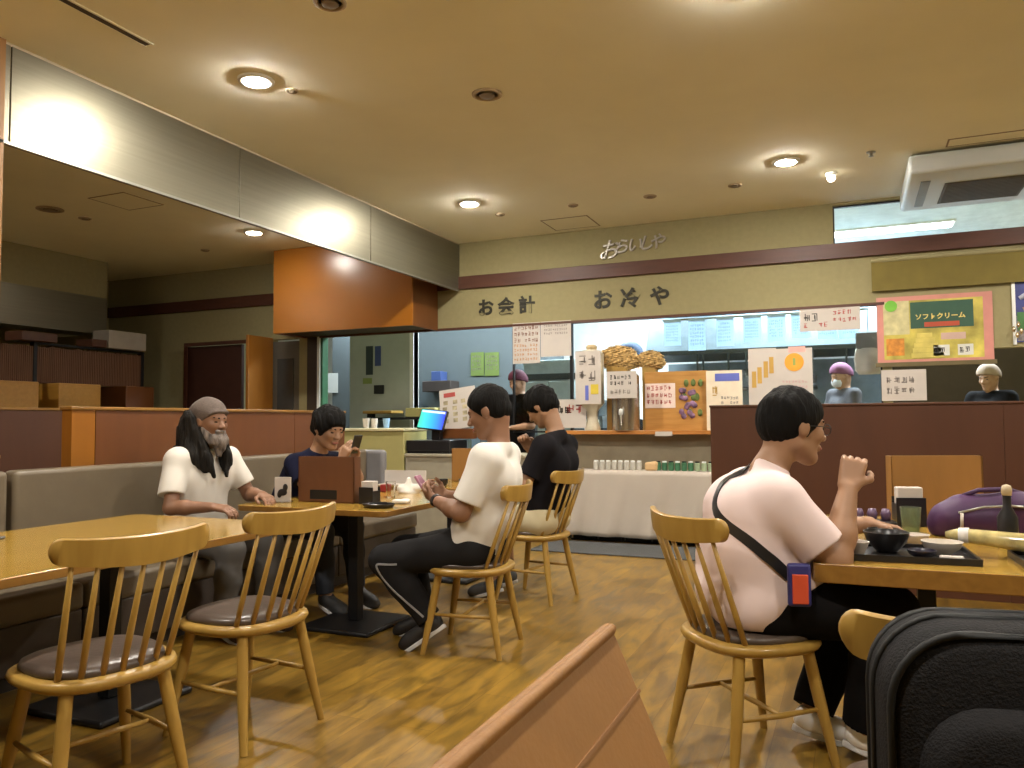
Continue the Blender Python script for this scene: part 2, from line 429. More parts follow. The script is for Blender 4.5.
def hairnoise(amp=.004):
    def fn(P):
        x, y, z = P[:, 0], P[:, 1], P[:, 2]
        return amp*(np.sin(140*x+30*z+4*np.sin(60*y))*.5+np.sin(120*y+25*z+5*np.sin(50*x))*.5+.8*np.sin(45*x+40*y+30*z))
    return fn
def lerp(a, b, t): return tuple(np.array(a)*(1-t)+np.array(b)*t)
def unit(v): v = np.array(v, float); return v/np.linalg.norm(v)

def build_person(root, J, skin, shirt, pants, h=.0065, bulk=1., sleeve=.75, shorts=None, shirt_k=.016, hem=None, foldamp=.004, seed=0., sock=None, vneck=0):
    """J: pelvis, waist, chest, neck, head, hrot, hs, sh/el/wr/hip/kn/an for L,R; hands dict"""
    hs = J.get('hs', 1.); Rm = J['hrot']; hc = J['head']
    def torso(ex):
        P, Wt, C, N = J['pelvis'], J['waist'], J['chest'], J['neck']
        up = lerp(J['shL'], J['shR'], .5)
        L = []
        for sy in (1, -1):
            o = lambda q, w_: (q[0], q[1]+sy*w_, q[2])
            L += [Cone(o(P, .075*bulk), o(Wt, .065*bulk), .098*bulk+ex, .095*bulk+ex, .06), Cone(o(Wt, .065*bulk), o(C, .075*bulk), .095*bulk+ex, .100*bulk+ex, .06)]
            s_ = J['shL'] if sy == 1 else J['shR']
            L += [Cone(o(C, .06), lerp(s_, up, .15), .095*bulk+ex, .050*bulk+ex, .05), Cone(lerp(s_, N, .1), lerp(N, hc, .0), .045*bulk+ex, .042+ex, .04)]
        if J.get('belly'): L.append(Ell(J['belly'][0], tuple(v+ex for v in J['belly'][1]), .06))
        return L
    body = torso(0)
    nb = np.array(hc)+Rm@np.array((-.035, 0, -.06))*hs
    body += [Cone(J['neck'], nb, .056*bulk**.5, .052*hs, .03)]
    hp = head_prims(hc, Rm, hs); hp[0].k = .02
    body += hp
    for sd in 'LR':
        s_, e, wri = J['sh'+sd], J['el'+sd], J['wr'+sd]
        body += [Cone(s_, e, .050*bulk, .039*bulk, .03), Cone(e, lerp(e, wri, .35), .039*bulk, .040*bulk, .02), Cone(lerp(e, wri, .35), wri, .040*bulk, .026*bulk**.5, .02)]
        hd = J['hand'+sd]
        hl = hand_prims(wri, hd[0], hd[1], hd[2], hd[3] if len(hd) > 3 else 1., hd[4] if len(hd) > 4 else (.5, .55, .6, .65), hd[5] if len(hd) > 5 else .6)
        hl[0].k = .012
        body += hl
        hp_, k_, a_ = J['hip'+sd], J['kn'+sd], J['an'+sd]
        body += [Cone(hp_, k_, .082*bulk, .056*bulk, .05), Cone(k_, lerp(k_, a_, .35), .053*bulk, .055*bulk, .02), Cone(lerp(k_, a_, .35), a_, .055*bulk, .036, .02)]
        fd = unit(J['toe'+sd]-np.array(a_)) if False else unit(np.array(J['toe'+sd])-np.array(a_))
        body += [Cone(a_, lerp(a_, J['toe'+sd], .75), .036, .028, .02)]
    b = sdf_mesh('body', body, h, skin, root)
    # shirt
    ex = shirt_k
    sp = torso(ex)
    if J.get('skirt'): sp.append(Ell(J['skirt'][0], J['skirt'][1], .04))
    for sd in 'LR':
        s_, e = J['sh'+sd], J['el'+sd]; hp2 = lerp(s_, e, sleeve); dr = unit(np.array(e)-np.array(s_))
        sp.append(Cone(s_, lerp(s_, e, sleeve+.1), .053*bulk+ex, .047*bulk+ex*1.3, .035, clip=(hp2, tuple(dr))))
    nk = np.array(J['neck']); nd = unit(nb-nk)
    clips = [(tuple(nk+nd*.028), tuple(nd))]
    if hem is None: hem = ((0, 0, J['pelvis'][2]-.06), (0, 0, -1))
    clips.append(hem)
    sh = sdf_mesh('shirt', sp, h, shirt, root, noise=folds(foldamp, 24, seed), clips=clips)
    # trousers
    tp = []
    P = J['pelvis']
    for sd in 'LR':
        sy = 1 if sd == 'L' else -1
        hp_, k_, a_ = J['hip'+sd], J['kn'+sd], J['an'+sd]
        tp.append(Cone((P[0], P[1]+sy*.07*bulk, P[2]+.05), hp_, .100*bulk, .100*bulk, .04))
        if shorts is None:
            dr = unit(np.array(a_)-np.array(k_)); cp = lerp(k_, a_, .93)
            tp += [Cone(hp_, k_, .096*bulk, .074*bulk, .04), Cone(k_, lerp(k_, a_, .4), .074*bulk, .069*bulk, .03), Cone(lerp(k_, a_, .4), a_, .069*bulk, .056*bulk, .03, clip=(cp, tuple(dr)))]
        else:
            dr = unit(np.array(k_)-np.array(hp_)); cp = lerp(hp_, k_, shorts)
            tp += [Cone(hp_, k_, .098*bulk, .080*bulk, .04, clip=(cp, tuple(dr)))]
    sdf_mesh('trousers' if shorts is None else 'shorts', tp, h, pants, root, noise=folds(.003, 36, seed+2))
    return b
def shoe(root, ankle, toe, m, msole, w=1., name='shoe', sock=None):
    a = np.array(ankle, float); t = np.array(toe, float); d = unit(t-a*[1, 1, 0]-[0, 0, t[2]] if False else (t-a))
    # sole plane frame: forward f (along foot), up u
    heel = a+np.array((0, 0, 0)); f = t-a; f[2] = f[2]; f = unit(f)
    u = np.array((0, 0, 1.))-f*f[2]; u = unit(u); s_ = np.cross(u, f)
    R_ = np.stack([f, s_, u], 1).astype(np.float32)
    L = math.dist(a, t)
    c = a+f*(L*.42)-u*.0
    up = [Ell(a+f*.0+u*.0, (.055, .040, .055), .02, rot=R_), Ell(a+f*L*.5-u*.006, (.12, .045, .042), .03, rot=R_), Ell(a+f*L*.85-u*.012, (.062, .046, .032), .03, rot=R_)]
    o = sdf_mesh(name, up, .005, m, root, clips=[(tuple(a-u*.040), tuple(-u)), (tuple(a+u*.035), tuple(u))])
    sm = MB(); pts = []
    for k in range(20):
        an = 2*PI*k/20; x = .5*L+(.5*L+.055)*math.cos(an); y = (.043+.006*math.cos(an))*math.sin(an)
        pts.append((x, y))
    rings = [[tuple(a+f*x+s_*y+u*z) for x, y in pts] for z in (-.058, -.036)]
    sm.loft(rings); sm.build('sole', msole, o, bevel=.004)
    if sock: sdf_mesh('sock', [Cone(a, a+np.array(J_up)*.09 if False else a+u*.085-f*.01, .040, .043, .01)], .006, sock, root)
    return o

# ================================================================== THE SETTING
YB = 8.0; XL = -9.7; XR = 4.0; YF = -3.2; YK = 11.6
struct(MB().box(XL, XR, YF, YK+.2, -.1, 0).build('floor', M_floor))
struct(MB().box(XL, XR, YF, YB+.12, CEIL, CEIL+.1).build('ceiling', M_ceil))
struct(MB().box(XL, XR, YB+.12, YK+.2, 3.3, 3.4).build('ceiling', mat('kitchen_ceiling', (.70, .78, .80), .7))).name = 'ceiling_kitchen'
wb = MB(); T = .12
wb.box(XL, -.12, YB, YB+T, 2.25, CEIL)
wb.box(-.12, XR, YB, YB+T, 2.25, 2.84); wb.box(-.12, XR, YB, YB+T, 3.205, CEIL)
wb.box(XL, -8.24, YB, YB+T, 0, 2.25); wb.box(-7.15, -6.78, YB, YB+T, 0, 2.25)
wb.box(-2.95, .27, YB, YB+T, 0, 1.05)
wb.box(.27, .35, YB, YB+T, 0, 2.25); wb.box(.35, XR, YB, YB+T, 0, 1.2); wb.box(.35, XR, YB, YB+T, 1.80, 2.25)
wb.box(2.4, XR, YB, YB+T, 1.2, 1.8)
struct(wb.build('wall_back', M_wall))
struct(MB().box(XR, XR+.1, YF, YK, 0, 3.4).build('wall_right', M_wall))
struct(MB().box(XL, XR, YF-.1, YF, 0, 3.4).build('wall_front', M_wall))
struct(MB().box(XL-.1, XL, YF, YK, 0, 3.4).build('wall_left', M_wall))
struct(MB().box(XL, XR, YK, YK+.1, 0, 3.4).build('wall_kitchen', M_whitep))
struct(MB().box(XL+.01, XR-.01, YB-.035, YB, 2.695, 2.84).build('trim_1', M_beam, bevel=.004))
tr = MB(); tr.box(-6.03, -2.76, YB-.02, YB+.03, 2.235, 2.26); tr.box(-2.76, .3, YB-.02, YB+.03, 2.235, 2.26)
struct(tr.build('trim_2', M_beam))
# metal clad bulkhead over the booths (left)
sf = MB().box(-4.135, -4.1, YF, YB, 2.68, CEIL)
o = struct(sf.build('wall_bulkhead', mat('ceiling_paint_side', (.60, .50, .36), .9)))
joints = [-1.2, 1.06, 2.74, 4.46, 6.18, 8.0]
for a, b in zip(joints[:-1], joints[1:]):
    struct(MB().box(-4.100, -4.088, a+.004, b-.004, 2.688, 3.212).build('trim_bulkhead', M_steel, bevel=.002))
struct(MB().box(-4.11, -4.08, YF, YB-.04, 2.672, 2.688).build('trim_3', M_trim))
# far bulkhead and far left wall
struct(MB().box(-9.0, -8.6, YF, 7.06, 2.31, 2.77).build('wall_far_bulkhead', M_steel))
struct(MB().box(-9.0, -8.6, YF, 7.06, 2.77, CEIL).build('wall_far_upper', M_wall))
struct(MB().box(XL, -8.64, 6.98, 7.06, 0, 2.31).build('wall_far_return', M_wall))
# foreground pillar edge at the far left of the frame
struct(MB().box(-4.5, -4.08, 2.0, 2.705, 1.035, CEIL).build('wall_pillar', M_tan))
# inner rooms behind the cash desk
struct(MB().box(-6.43, -5.40, 9.2, 9.32, 0, 3.3).build('wall_inner', M_greyw))
struct(MB().box(-7.6, -3.72, 10.4, 10.5, 0, 3.3).build('wall_office', M_blue))
struct(MB().box(-5.46, -5.40, 9.19, 9.33, 0, 3.3).build('trim_4', M_whitep))
struct(MB().box(.42, XR-.02, 9.5, 9.6, 0, 2.3).build('wall_dark_backing', mat('backing_dark', (.05, .032, .018), .7)))  # added dark backing, keeps the bright kitchen out of the right opening
# door 1 dark sliding door, door 2 steel door, posts
d = MB().box(-8.24, -7.30, YB+.03, YB+.08, 0, 2.22).build('door_1', mat('door_brown', (.055, .018, .010), .5), bevel=.004); struct(d)
MB().lathe((-7.42, YB+.015, 1.0), [(.001, -.06), (.018, -.06), (.018, .06), (.001, .06)], 10).build('door_handle', M_trim, d)
struct(MB().box(-8.26, -7.13, YB-.012, YB, 2.22, 2.27).box(-8.26, -8.2, YB-.012, YB, 0, 2.22).build('trim_5', M_beam))
d2 = struct(MB().box(-6.78, -6.34, YB+.02, YB+.07, 0, 2.22).build('door_2', mat('steel_door', (.13, .12, .095), .5, .3), bevel=.003))
MB().box(-6.70, -6.45, YB+.008, YB+.02, .95, 2.0).build('door_pane', mat('dark_pane', (.05, .055, .055), .15), d2)
MB().box(-6.42, -6.39, YB-.02, YB+.02, .9, 1.15).build('door_handle', M_trim, d2)
struct(MB().box(-6.34, -6.22, YB-.01, YB+.12, 0, 2.25).build('trim_6', M_wall))
struct(MB().box(-6.22, -6.07, YB-.01, YB+.12, 0, 2.25).build('trim_7', mat('dark_post', (.035, .022, .015), .5)))
struct(MB().box(-6.07, -6.03, YB-.01, YB+.12, 0, 2.25).build('trim_8', M_whitep))
struct(MB().box(-6.03, -6.00, YB+.01, YB+.12, 0, 2.25).build('trim_9', mat('green_post', (.03, .12, .05), .5)))
o = MB().box(-6.80, -6.76, 7.55, 8.0, 0.02, 2.27).build('door_3', M_orange, bevel=.004); struct(o)
MB().box(-6.76, -6.735, 7.60, 7.63, .95, 1.15).build('door_handle', M_trim, o)
# windows
def window(nm, x0, x1, z0, z1, fr=.02, mul=()):
    w_ = MB(); y0, y1 = YB+.03, YB+.07
    w_.box(x0, x1, y0, y1, z1-fr, z1); w_.box(x0, x1, y0, y1, z0, z0+fr); w_.box(x0, x0+fr, y0, y1, z0+fr, z1-fr); w_.box(x1-fr, x1, y0, y1, z0+fr, z1-fr)
    for m_ in mul: w_.box(m_-.012, m_+.012, y0, y1, z0+fr, z1-fr)
    o = struct(w_.build(nm, M_metal))
    MB().box(x0+.005, x1-.005, YB+.048, YB+.052, z0+.005, z1-.005).build('pane', M_glass, o)
    return o
window('window_1', -.12, XR-.02, 2.84, 3.205, .014, (1.9,))
window('window_2', -3.45, -2.76, 1.06, 2.25, .018)
window('window_3', -2.76, .27, 1.09, 2.25, .015)

# ceiling fittings
for i, (x, y) in enumerate(DL):
    if y < 0: continue
    where = {0: 'bright round ceiling downlight nearest the steel bulkhead, larger of the two left ones', 1: 'bright round ceiling downlight near the back wall beside the bulkhead end',
             2: 'bright round ceiling downlight at the right, left of the small bulb', 3: 'round ceiling downlight cut off by the top edge of the photo',
             4: 'round ceiling downlight beyond the steel bulkhead above the far booths'}.get(i, 'round ceiling downlight added outside the view for illumination')
    t = thing('ceiling_downlight', where, 'ceiling light', (x, y, CEIL), 0, 'ceiling downlights')
    MB().lathe((0, 0, 0), [(.088, -.014), (.104, -.012), (.108, -.002), (.108, 0), (.088, 0)], 28).build('trim_ring', M_whitep, t, smooth=True)
    MB().lathe((0, 0, 0), [(.001, -.026), (.035, -.025), (.060, -.021), (.076, -.013), (.084, -.003), (.084, -.0005), (.001, -.0005)], 20).build('lamp_disc', M_lamp if x > -5 else M_lamp2, t, smooth=True)
x, y, _ = onZ(831, 173, CEIL)
t = thing('spot_bulb', 'small glowing spot bulb right of the right-hand downlight', 'ceiling light', (x, y, CEIL))
MB().lathe((0, 0, 0), [(.045, 0), (.045, -.02), (.030, -.03), (.030, 0)], 20).build('socket', M_whitep, t, smooth=True)
MB().lathe((0, 0, 0), [(.001, -.075), (.022, -.068), (.034, -.048), (.028, -.03), (.028, -.02)], 20).build('bulb', mat('bulb_glow', (1, 1, .95), .5, emit=(1, .9, .72), es=9), t, smooth=True)
VT = [(487, 94, .095, 'round ceiling vent in the middle of the ceiling'), (500, 214, .05, 'small sensor in the ceiling just right of the back left downlight'),
      (573, 205, .05, 'small ceiling vent above the access panel'), (650, 196, .06, 'small ceiling vent above the silver letters'), (735, 185, .06, 'small ceiling vent left of the right-hand downlight'),
      (292, 90, .035, 'tiny ceiling sensor right of the big left downlight'), (50, 209, .12, 'wide ceiling vent beyond the bulkhead, larger one'), (85, 218, .06, 'small ceiling vent beyond the bulkhead, right of the wide one'),
      (205, 250, .05, 'small ceiling sensor beyond the bulkhead near the far downlight'), (935, 162, .07, 'low ceiling vent left of the air conditioner'), (330, 2, .08, 'ceiling vent at the top edge of the photo')]
for px, py, r, lb in VT:
    x, y, _ = onZ(px, py, CEIL)
    t = thing('ceiling_vent', lb, 'ceiling vent', (x, y, CEIL), 0, 'small round ceiling fittings')
    MB().lathe((0, 0, 0), [(r, 0), (r, -.008), (r*.8, -.014), (r*.72, -.006), (r*.72, 0)], 24).build('ring', mat('vent_tan', (.36, .28, .18), .7), t, smooth=True)
    MB().lathe((0, 0, 0), [(.001, -.018), (r*.45, -.018), (r*.55, -.010), (.001, -.002)], 20).build('core', mat('vent_dark', (.20, .15, .10), .7), t, smooth=True)
x, y, _ = onZ(871, 152, CEIL)
t = thing('sprinkler_head', 'small metal sprinkler head right of the spot bulb', 'sprinkler', (x, y, CEIL))
MB().lathe((0, 0, 0), [(.035, 0), (.035, -.005), (.012, -.008), (.012, -.03), (.02, -.034), (.001, -.036)], 16).build('rosette', M_trim, t, smooth=True)
mpan = mat('panel_line', (.26, .20, .13), .8)
def access(nm, x0, x1, y0, y1, lb):
    t = thing(nm, lb, 'ceiling hatch', ((x0+x1)/2, (y0+y1)/2, CEIL)); hx, hy = (x1-x0)/2, (y1-y0)/2
    MB().box(-hx+.012, hx-.012, -hy+.012, hy-.012, -.003, 0).build('hatch_panel', M_ceil, t)
    f = MB(); f.box(-hx, hx, -hy, -hy+.012, -.004, 0); f.box(-hx, hx, hy-.012, hy, -.004, 0); f.box(-hx, -hx+.012, -hy, hy, -.004, 0); f.box(hx-.012, hx, -hy, hy, -.004, 0)
    f.build('hatch_frame', mpan, t)
access('ceiling_hatch', -2.87, -2.37, 7.42, 7.88, 'square ceiling hatch in front of the silver letters')
access('ceiling_hatch', .70, 1.35, 6.5, 6.68, 'square ceiling hatch above the air conditioner')
access('ceiling_hatch', -6.3, -5.85, 4.95, 5.40, 'square ceiling hatch beyond the steel bulkhead')
t = thing('slot_diffuser', 'long dark slot diffuser in the ceiling at top left', 'air vent', (-3.44, 2.4, CEIL))
MB().box(-.02, .02, -.65, .65, -.004, 0).build('slot', mat('slot_dark', (.06, .04, .025), .8), t)
f = MB(); f.box(-.032, -.02, -.66, .66, -.006, 0); f.box(.02, .032, -.66, .66, -.006, 0); f.build('slot_frame', M_ceil, t)
# air conditioner cassette
t = thing('air_conditioner', 'white ceiling air conditioner unit with a dark intake grille at upper right', 'air conditioner', (1.05, 7.3, CEIL))
MB().box(-.60, .75, -.60, .62, -.17, -.02).build('housing', mat('ac_plastic', (.58, .62, .62), .4, var=.02), t, bevel=.03, seg=4)
g = MB()
for k in range(14): g.box(-.30, .26, -.2+k*.044, -.2+k*.044+.022, -.178, -.172)
g.box(-.32, .28, -.22, .42, -.175, -.165)
g.build('intake_grille', mat('grille_grey', (.10, .095, .08), .6), t)
for a in ((-.50, -.43, -.35, .45), (.36, .43, -.35, .45)):
    MB().box(a[0], a[1], a[2], a[3], -.177, -.168).build('louvre', mat('ac_louvre', (.25, .30, .33), .5), t, bevel=.003)

# ================================================================== WALL SIGNS
def wall_text(nm, body, x, z, size, m, lb, cat='sign', off=.006, depth=.006, shear=0., sp=None, up=0.):
    # each character a stroke-lettered part
    t = thing(nm, lb, cat, (x, YB-.005, z))
    cx_ = 0
    for i, ch in enumerate(body):
        ww = sp[i] if sp else size
        sz = size*(1.35 if (shear and i == 0) else 1)
        text_obj('character', ch, sz, m, (cx_, 0, up*i - (size*.25 if (shear and i == 0) else 0)), depth, off, t, shear=shear)
        cx_ += ww
    return t
M_brush = mat('brush_black', (.02, .018, .008), .6)
wall_text('cash_desk_sign', 'お会計', -3.86, 2.395, .20, M_brush, 'black brushed lettering for the cash desk on the cream wall', sp=(.25, .25, .25))
wall_text('cold_water_sign', 'お冷や', -2.50, 2.385, .215, M_brush, 'black brushed lettering for cold water above the serving window', sp=(.30, .31, .25))
wall_text('shop_name_sign', 'おらいしや', -2.44, 2.945, .17, mat('silver_letters', (.42, .39, .35), .35, .8), 'slanting silver raised letters high on the wall below the ceiling', off=.002, depth=.02, shear=.3, sp=(.17, .14, .12, .12, .15), up=.006)

def glyphs(mb, x0, x1, z0, z1, rows, y, rng, dens=.8, cw=None):
    """rows of small brush-like character strokes, unreadable at this distance like those in the photo"""
    hgt = (z1-z0)/rows
    cw = cw or hgt*.62; dens = .95
    for r in range(rows):
        zc = z1-(r+.5)*hgt; x = x0
        while x+cw*.8 < x1:
            if rng.random() < dens:
                s_ = hgt*.34
                for _ in range(6):
                    if rng.random() < .5:
                        q = zc+rng.uniform(-s_, s_); mb.box(x+cw*.1, x+cw*rng.uniform(.5, .85), y-.0012, y, q-hgt*.035, q+hgt*.035)
                    else:
                        q = x+cw*rng.uniform(.15, .8); mb.box(q-hgt*.035, q+hgt*.035, y-.0012, y, zc-s_*rng.uniform(.3, 1), zc+s_*rng.uniform(.3, 1))
            x += cw
def sheet(nm, px0, py0, px1, py1, lb, cat='notice', y=YB-.01, m=None, rows=((.1, .9, .2, .9, 4),), ink=None, group=None, tilt=0, th=.003, parent=None):
    a = onY(px0, py1, y); b = onY(px1, py0, y); W_, H_ = b[0]-a[0], b[2]-a[2]
    t = thing(nm, lb, cat, ((a[0]+b[0])/2, y, a[2]), 0, group)
    MB().box(-W_/2, W_/2, -th, 0, 0, H_).build('sheet', m or M_paper, t)
    rng = random.Random(int(px0*7+py0)); 
    for i, rw in enumerate(rows):
        g = MB(); glyphs(g, -W_/2+W_*rw[0], -W_/2+W_*rw[1], H_*rw[2], H_*rw[3], rw[4], -th-.0003, rng)
        if g.v: g.build('printed_text', rw[5] if len(rw) > 5 else (ink or M_ink), t)
    if tilt: t.rotation_euler = (0, tilt, 0)
    return t, W_, H_
M_ltink = mat('grey_ink', (.25, .22, .20), .7)
sheet('menu_sheet', 513, 322, 540, 364, 'white sheet densely printed with red and brown menu items, hung left of the white notice', 'menu', rows=((.05, .95, .5, .95, 3, mat('brown_ink', (.22, .10, .07), .7)), (.05, .95, .05, .5, 4, mat('orange_ink', (.50, .25, .12), .7))))
sheet('paper_notice', 541, 320, 571, 357, 'plain white notice with faint grey lines right of the dense menu sheet', rows=((.1, .9, .6, .92, 3, M_ltink),), y=YB-.012)
sheet('wide_notice', 800, 305, 860, 332, 'wide white notice with black and red writing at top right of serving window', y=YB-.012, rows=((.06, .42, .35, .85, 1, M_ink), (.06, .5, .1, .42, 1, M_inkr), (.55, .95, .3, .9, 2, M_inkr)))
sheet('wall_notice', 882, 369, 926, 401, 'white notice with black writing under the soft cream poster', y=YB-.012, rows=((.1, .9, .15, .85, 2, M_ltink),))
# order slips on the rail
a = onY(662, 313, YB+.2); b = onY(868, 300, YB+.2)
rail = MB().box(a[0], b[0], YB+.20, YB+.225, 2.225, 2.24).build('slip_rail', M_trim); tag(rail, 'thin metal rail carrying the row of paper slips over the kitchen hatch', 'rail')
slips = [664, 688, 716, 743, 767, 791, 817, 838]
for i, px in enumerate(slips):
    bx = onY(px, 315, YB+.19)[0]; ww = .175
    t = thing('order_slip', ['leftmost pale blue order slip on the kitchen rail, slightly curled', 'second order slip on the kitchen rail, hanging lowest', 'third order slip on the kitchen rail from the left', 'fourth order slip on the kitchen rail, above the small dark clip',
              'fifth order slip on the kitchen rail, left of the wide notice', 'sixth order slip on the kitchen rail, next to the wide notice', 'order slip on the kitchen rail hanging half below the wide notice', 'rightmost order slip on the kitchen rail beneath the wide notice'][i], 'paper slip', (bx+ww/2, YB+.19, 2.23), 0, 'order slips on the kitchen rail')
    hh = [.27, .33, .30, .27, .27, .25, .27, .27][i]; rng = random.Random(i)
    MB().box(-ww/2, ww/2, -.002, 0, -hh, 0).build('sheet', M_paperc, t)
    g = MB(); glyphs(g, -ww*.4, ww*.4, -hh*.85, -.05, 6, -.0025, rng, .6); g.build('printed_text', mat('pale_blue_ink', (.30, .40, .52), .7), t)
# posters right
def rect(mb, x0, x1, z0, z1, y): return mb.box(x0, x1, y-.002, y, z0, z1)
a = onY(878, 363, YB-.01); b = onY(992, 291, YB-.01); W_, H_ = b[0]-a[0], b[2]-a[2]
t = thing('soft_cream_poster', 'large yellow-green soft cream poster in a pink border beside the serving window', 'poster', ((a[0]+b[0])/2, YB-.012, a[2]))
MB().box(-W_/2, W_/2, 0, .01, 0, H_).build('backing', mat('poster_pink', (.58, .24, .20), .5), t)
MB().box(-W_/2-.02, W_/2+.02, -.012, .012, -.04, 0).build('bottom_rail', mat('poster_rail', (.13, .10, .04), .5), t, bevel=.003)
rect(MB(), -W_*.44, W_*.42, H_*.04, H_*.93, 0).build('poster_print', mat('poster_yellow', (.50, .42, .08), .5, var=.5, scale=5), t)
rect(MB(), -W_*.44, -W_*.21, H_*.42, H_*.93, -.002).build('picture_panel', mat('poster_pale', (.55, .50, .26), .5, var=.2, scale=14), t)
rect(MB(), -W_*.20, W_*.34, H_*.50, H_*.90, -.002).build('title_panel', mat('poster_green', (.03, .09, .055), .5), t)
rect(MB(), -W_*.42, -W_*.26, H_*.10, H_*.36, -.002).build('orange_panel', mat('poster_orange', (.55, .22, .03), .5, var=.3, scale=20), t)
rect(MB(), -W_*.08, W_*.22, H_*.52, H_*.59, -.004).build('red_strip', mat('poster_red', (.42, .07, .03), .5), t)
text_obj('title_text', 'ソフトクリーム', W_*.062, mat('title_cream', (.75, .60, .18), .5), (-W_*.16, -.006, H_*.64), .002, .0015, t)
for x0, x1 in ((-.01, .13), (.20, .33)):
    rect(MB(), W_*x0, W_*x1, H_*.08, H_*.24, -.002).build('price_box', mat('price_white', (.66, .66, .60), .6), t)
rect(MB(), W_*.06, W_*.27, H_*.32, H_*.42, -.002).build('caption_box', mat('caption_pink', (.55, .38, .32), .6), t)
for (q, z) in ((W_*.0, .08), (W_*.21, .08)):
    g = MB(); glyphs(g, q, q+W_*.11, H_*.10, H_*.22, 1, -.0045, random.Random(3)); g.build('price_text', M_ink, t)
MB().lathe((0, 0, 0), [(.001, 0), (.052, 0), (.052, .003), (.001, .003)], 24).build('green_circle', mat('dot_green', (.16, .45, .04), .5), t)
for c in children(t):
    if c.name.startswith('green_circle'): c.rotation_euler = (PI/2, 0, 0); c.location = (-W_*.37, -.004, H_*.86)
g = MB()   # cone of soft cream swirl as print
for k in range(5): g.box(-W_*.2+k*.012, -W_*.2+.26-k*.022, -.004, -.002, H_*(.06+k*.075), H_*(.06+k*.075)+H_*.07)
g.build('swirl_print', mat('swirl_yellow', (.60, .50, .12), .5, var=.2), t)
a = onY(872, 295, YB-.02); b = onY(1060, 262, YB-.02)
t = thing('roller_blind', 'olive roller blind hanging above the soft cream poster', 'blind', ((a[0]+b[0])/2, YB-.04, 2.38))
MB().box(-(b[0]-a[0])/2, (b[0]-a[0])/2, 0, .012, -.02, .25).build('fabric', mat('olive_fabric', (.17, .13, .025), .8), t)
MB().tube([(-(b[0]-a[0])/2, .006, .262), ((b[0]-a[0])/2, .006, .262)], .018, 12).build('roller', M_wall, t, smooth=True)
t = thing('blue_poster', 'dark blue ice cream cone poster at the right edge of the photo', 'poster', (1.62, YB-.012, 1.86))
MB().box(-.29, .33, 0, .01, -.02, .55).build('poster_print', mat('poster_blue', (.035, .045, .19), .45, var=.5, scale=4), t)
MB().box(-.315, -.29, -.006, .012, -.04, .57).build('poster_edge', M_whitep, t)
g = MB(); g.add([(-.15, -.003, .04), (-.06, -.003, .28), (-.24, -.003, .28)], [(0, 1, 2)]); g.build('cone_print', mat('cone_tan', (.45, .24, .09), .6), t)
MB().box(-.28, -.19, -.003, 0, .08, .24).build('green_print', mat('print_green', (.06, .18, .05), .6), t)
MB().box(-.28, .30, -.003, 0, -.01, .08).build('grey_print', mat('print_grey', (.22, .20, .20), .6, var=.5, scale=30), t)
g = MB(); g.tube([(-.26, -.003, .36), (-.15, -.003, .42), (-.05, -.003, .44)], [.018, .03, .02], 8); g.build('swirl_print', mat('print_white', (.40, .42, .50), .6), t)
# ribbon charm hanging at right of the poster
t = thing('hanging_ornament', 'small shiny ornament hanging at the lower right corner of the soft cream poster', 'ornament', (1.33, YB-.05, 1.90))
for k, (dx, dz) in enumerate(((0, 0), (.03, .03), (-.025, .05), (.01, .09))):
    MB().lathe((dx, 0, dz), [(.001, -.03), (.012, -.015), (.016, 0), (.010, .018), (.001, .03)], 10).build('bead', mat('shiny_gold', (.80, .66, .5), .15, .9), t, smooth=True)
MB().tube([(0, 0, .0), (.0, .0, .16), (.0, .04, .17)], .002, 6).build('cord', M_trim, t)

# ================================================================== HANGING ORANGE BOX
XBX = -4.365; d_ = ray(411, 325); t_ = XBX/d_[0]; YBX = t_*d_[1]; ZBX = H+t_*d_[2]
xl = onY(272, 333, YBX)[0]
t = thing('hanging_hood', 'large glossy orange-brown wooden box hanging from the ceiling over the cash desk', 'hanging box', ((xl+XBX)/2, (YBX+YB)/2, ZBX))
hx, hy = (XBX-xl)/2, (YB-.04-YBX)/2
MB().box(-hx, hx, -hy, -hy+.03, 0, CEIL-ZBX).build('front_panel', mat('orange_gloss', (.30, .105, .008), .28, var=.07, scale=1.5), t, bevel=.003)
MB().box(-hx, -hx+.03, -hy+.03, hy, 0, CEIL-ZBX).build('side_panel', M_cherry, t)
MB().box(hx-.03, hx, -hy+.03, hy, 0, CEIL-ZBX).build('side_panel', M_cherry, t)
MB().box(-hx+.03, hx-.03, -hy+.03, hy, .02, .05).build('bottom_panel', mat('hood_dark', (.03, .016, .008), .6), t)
print('HOOD', xl, XBX, YBX, ZBX)

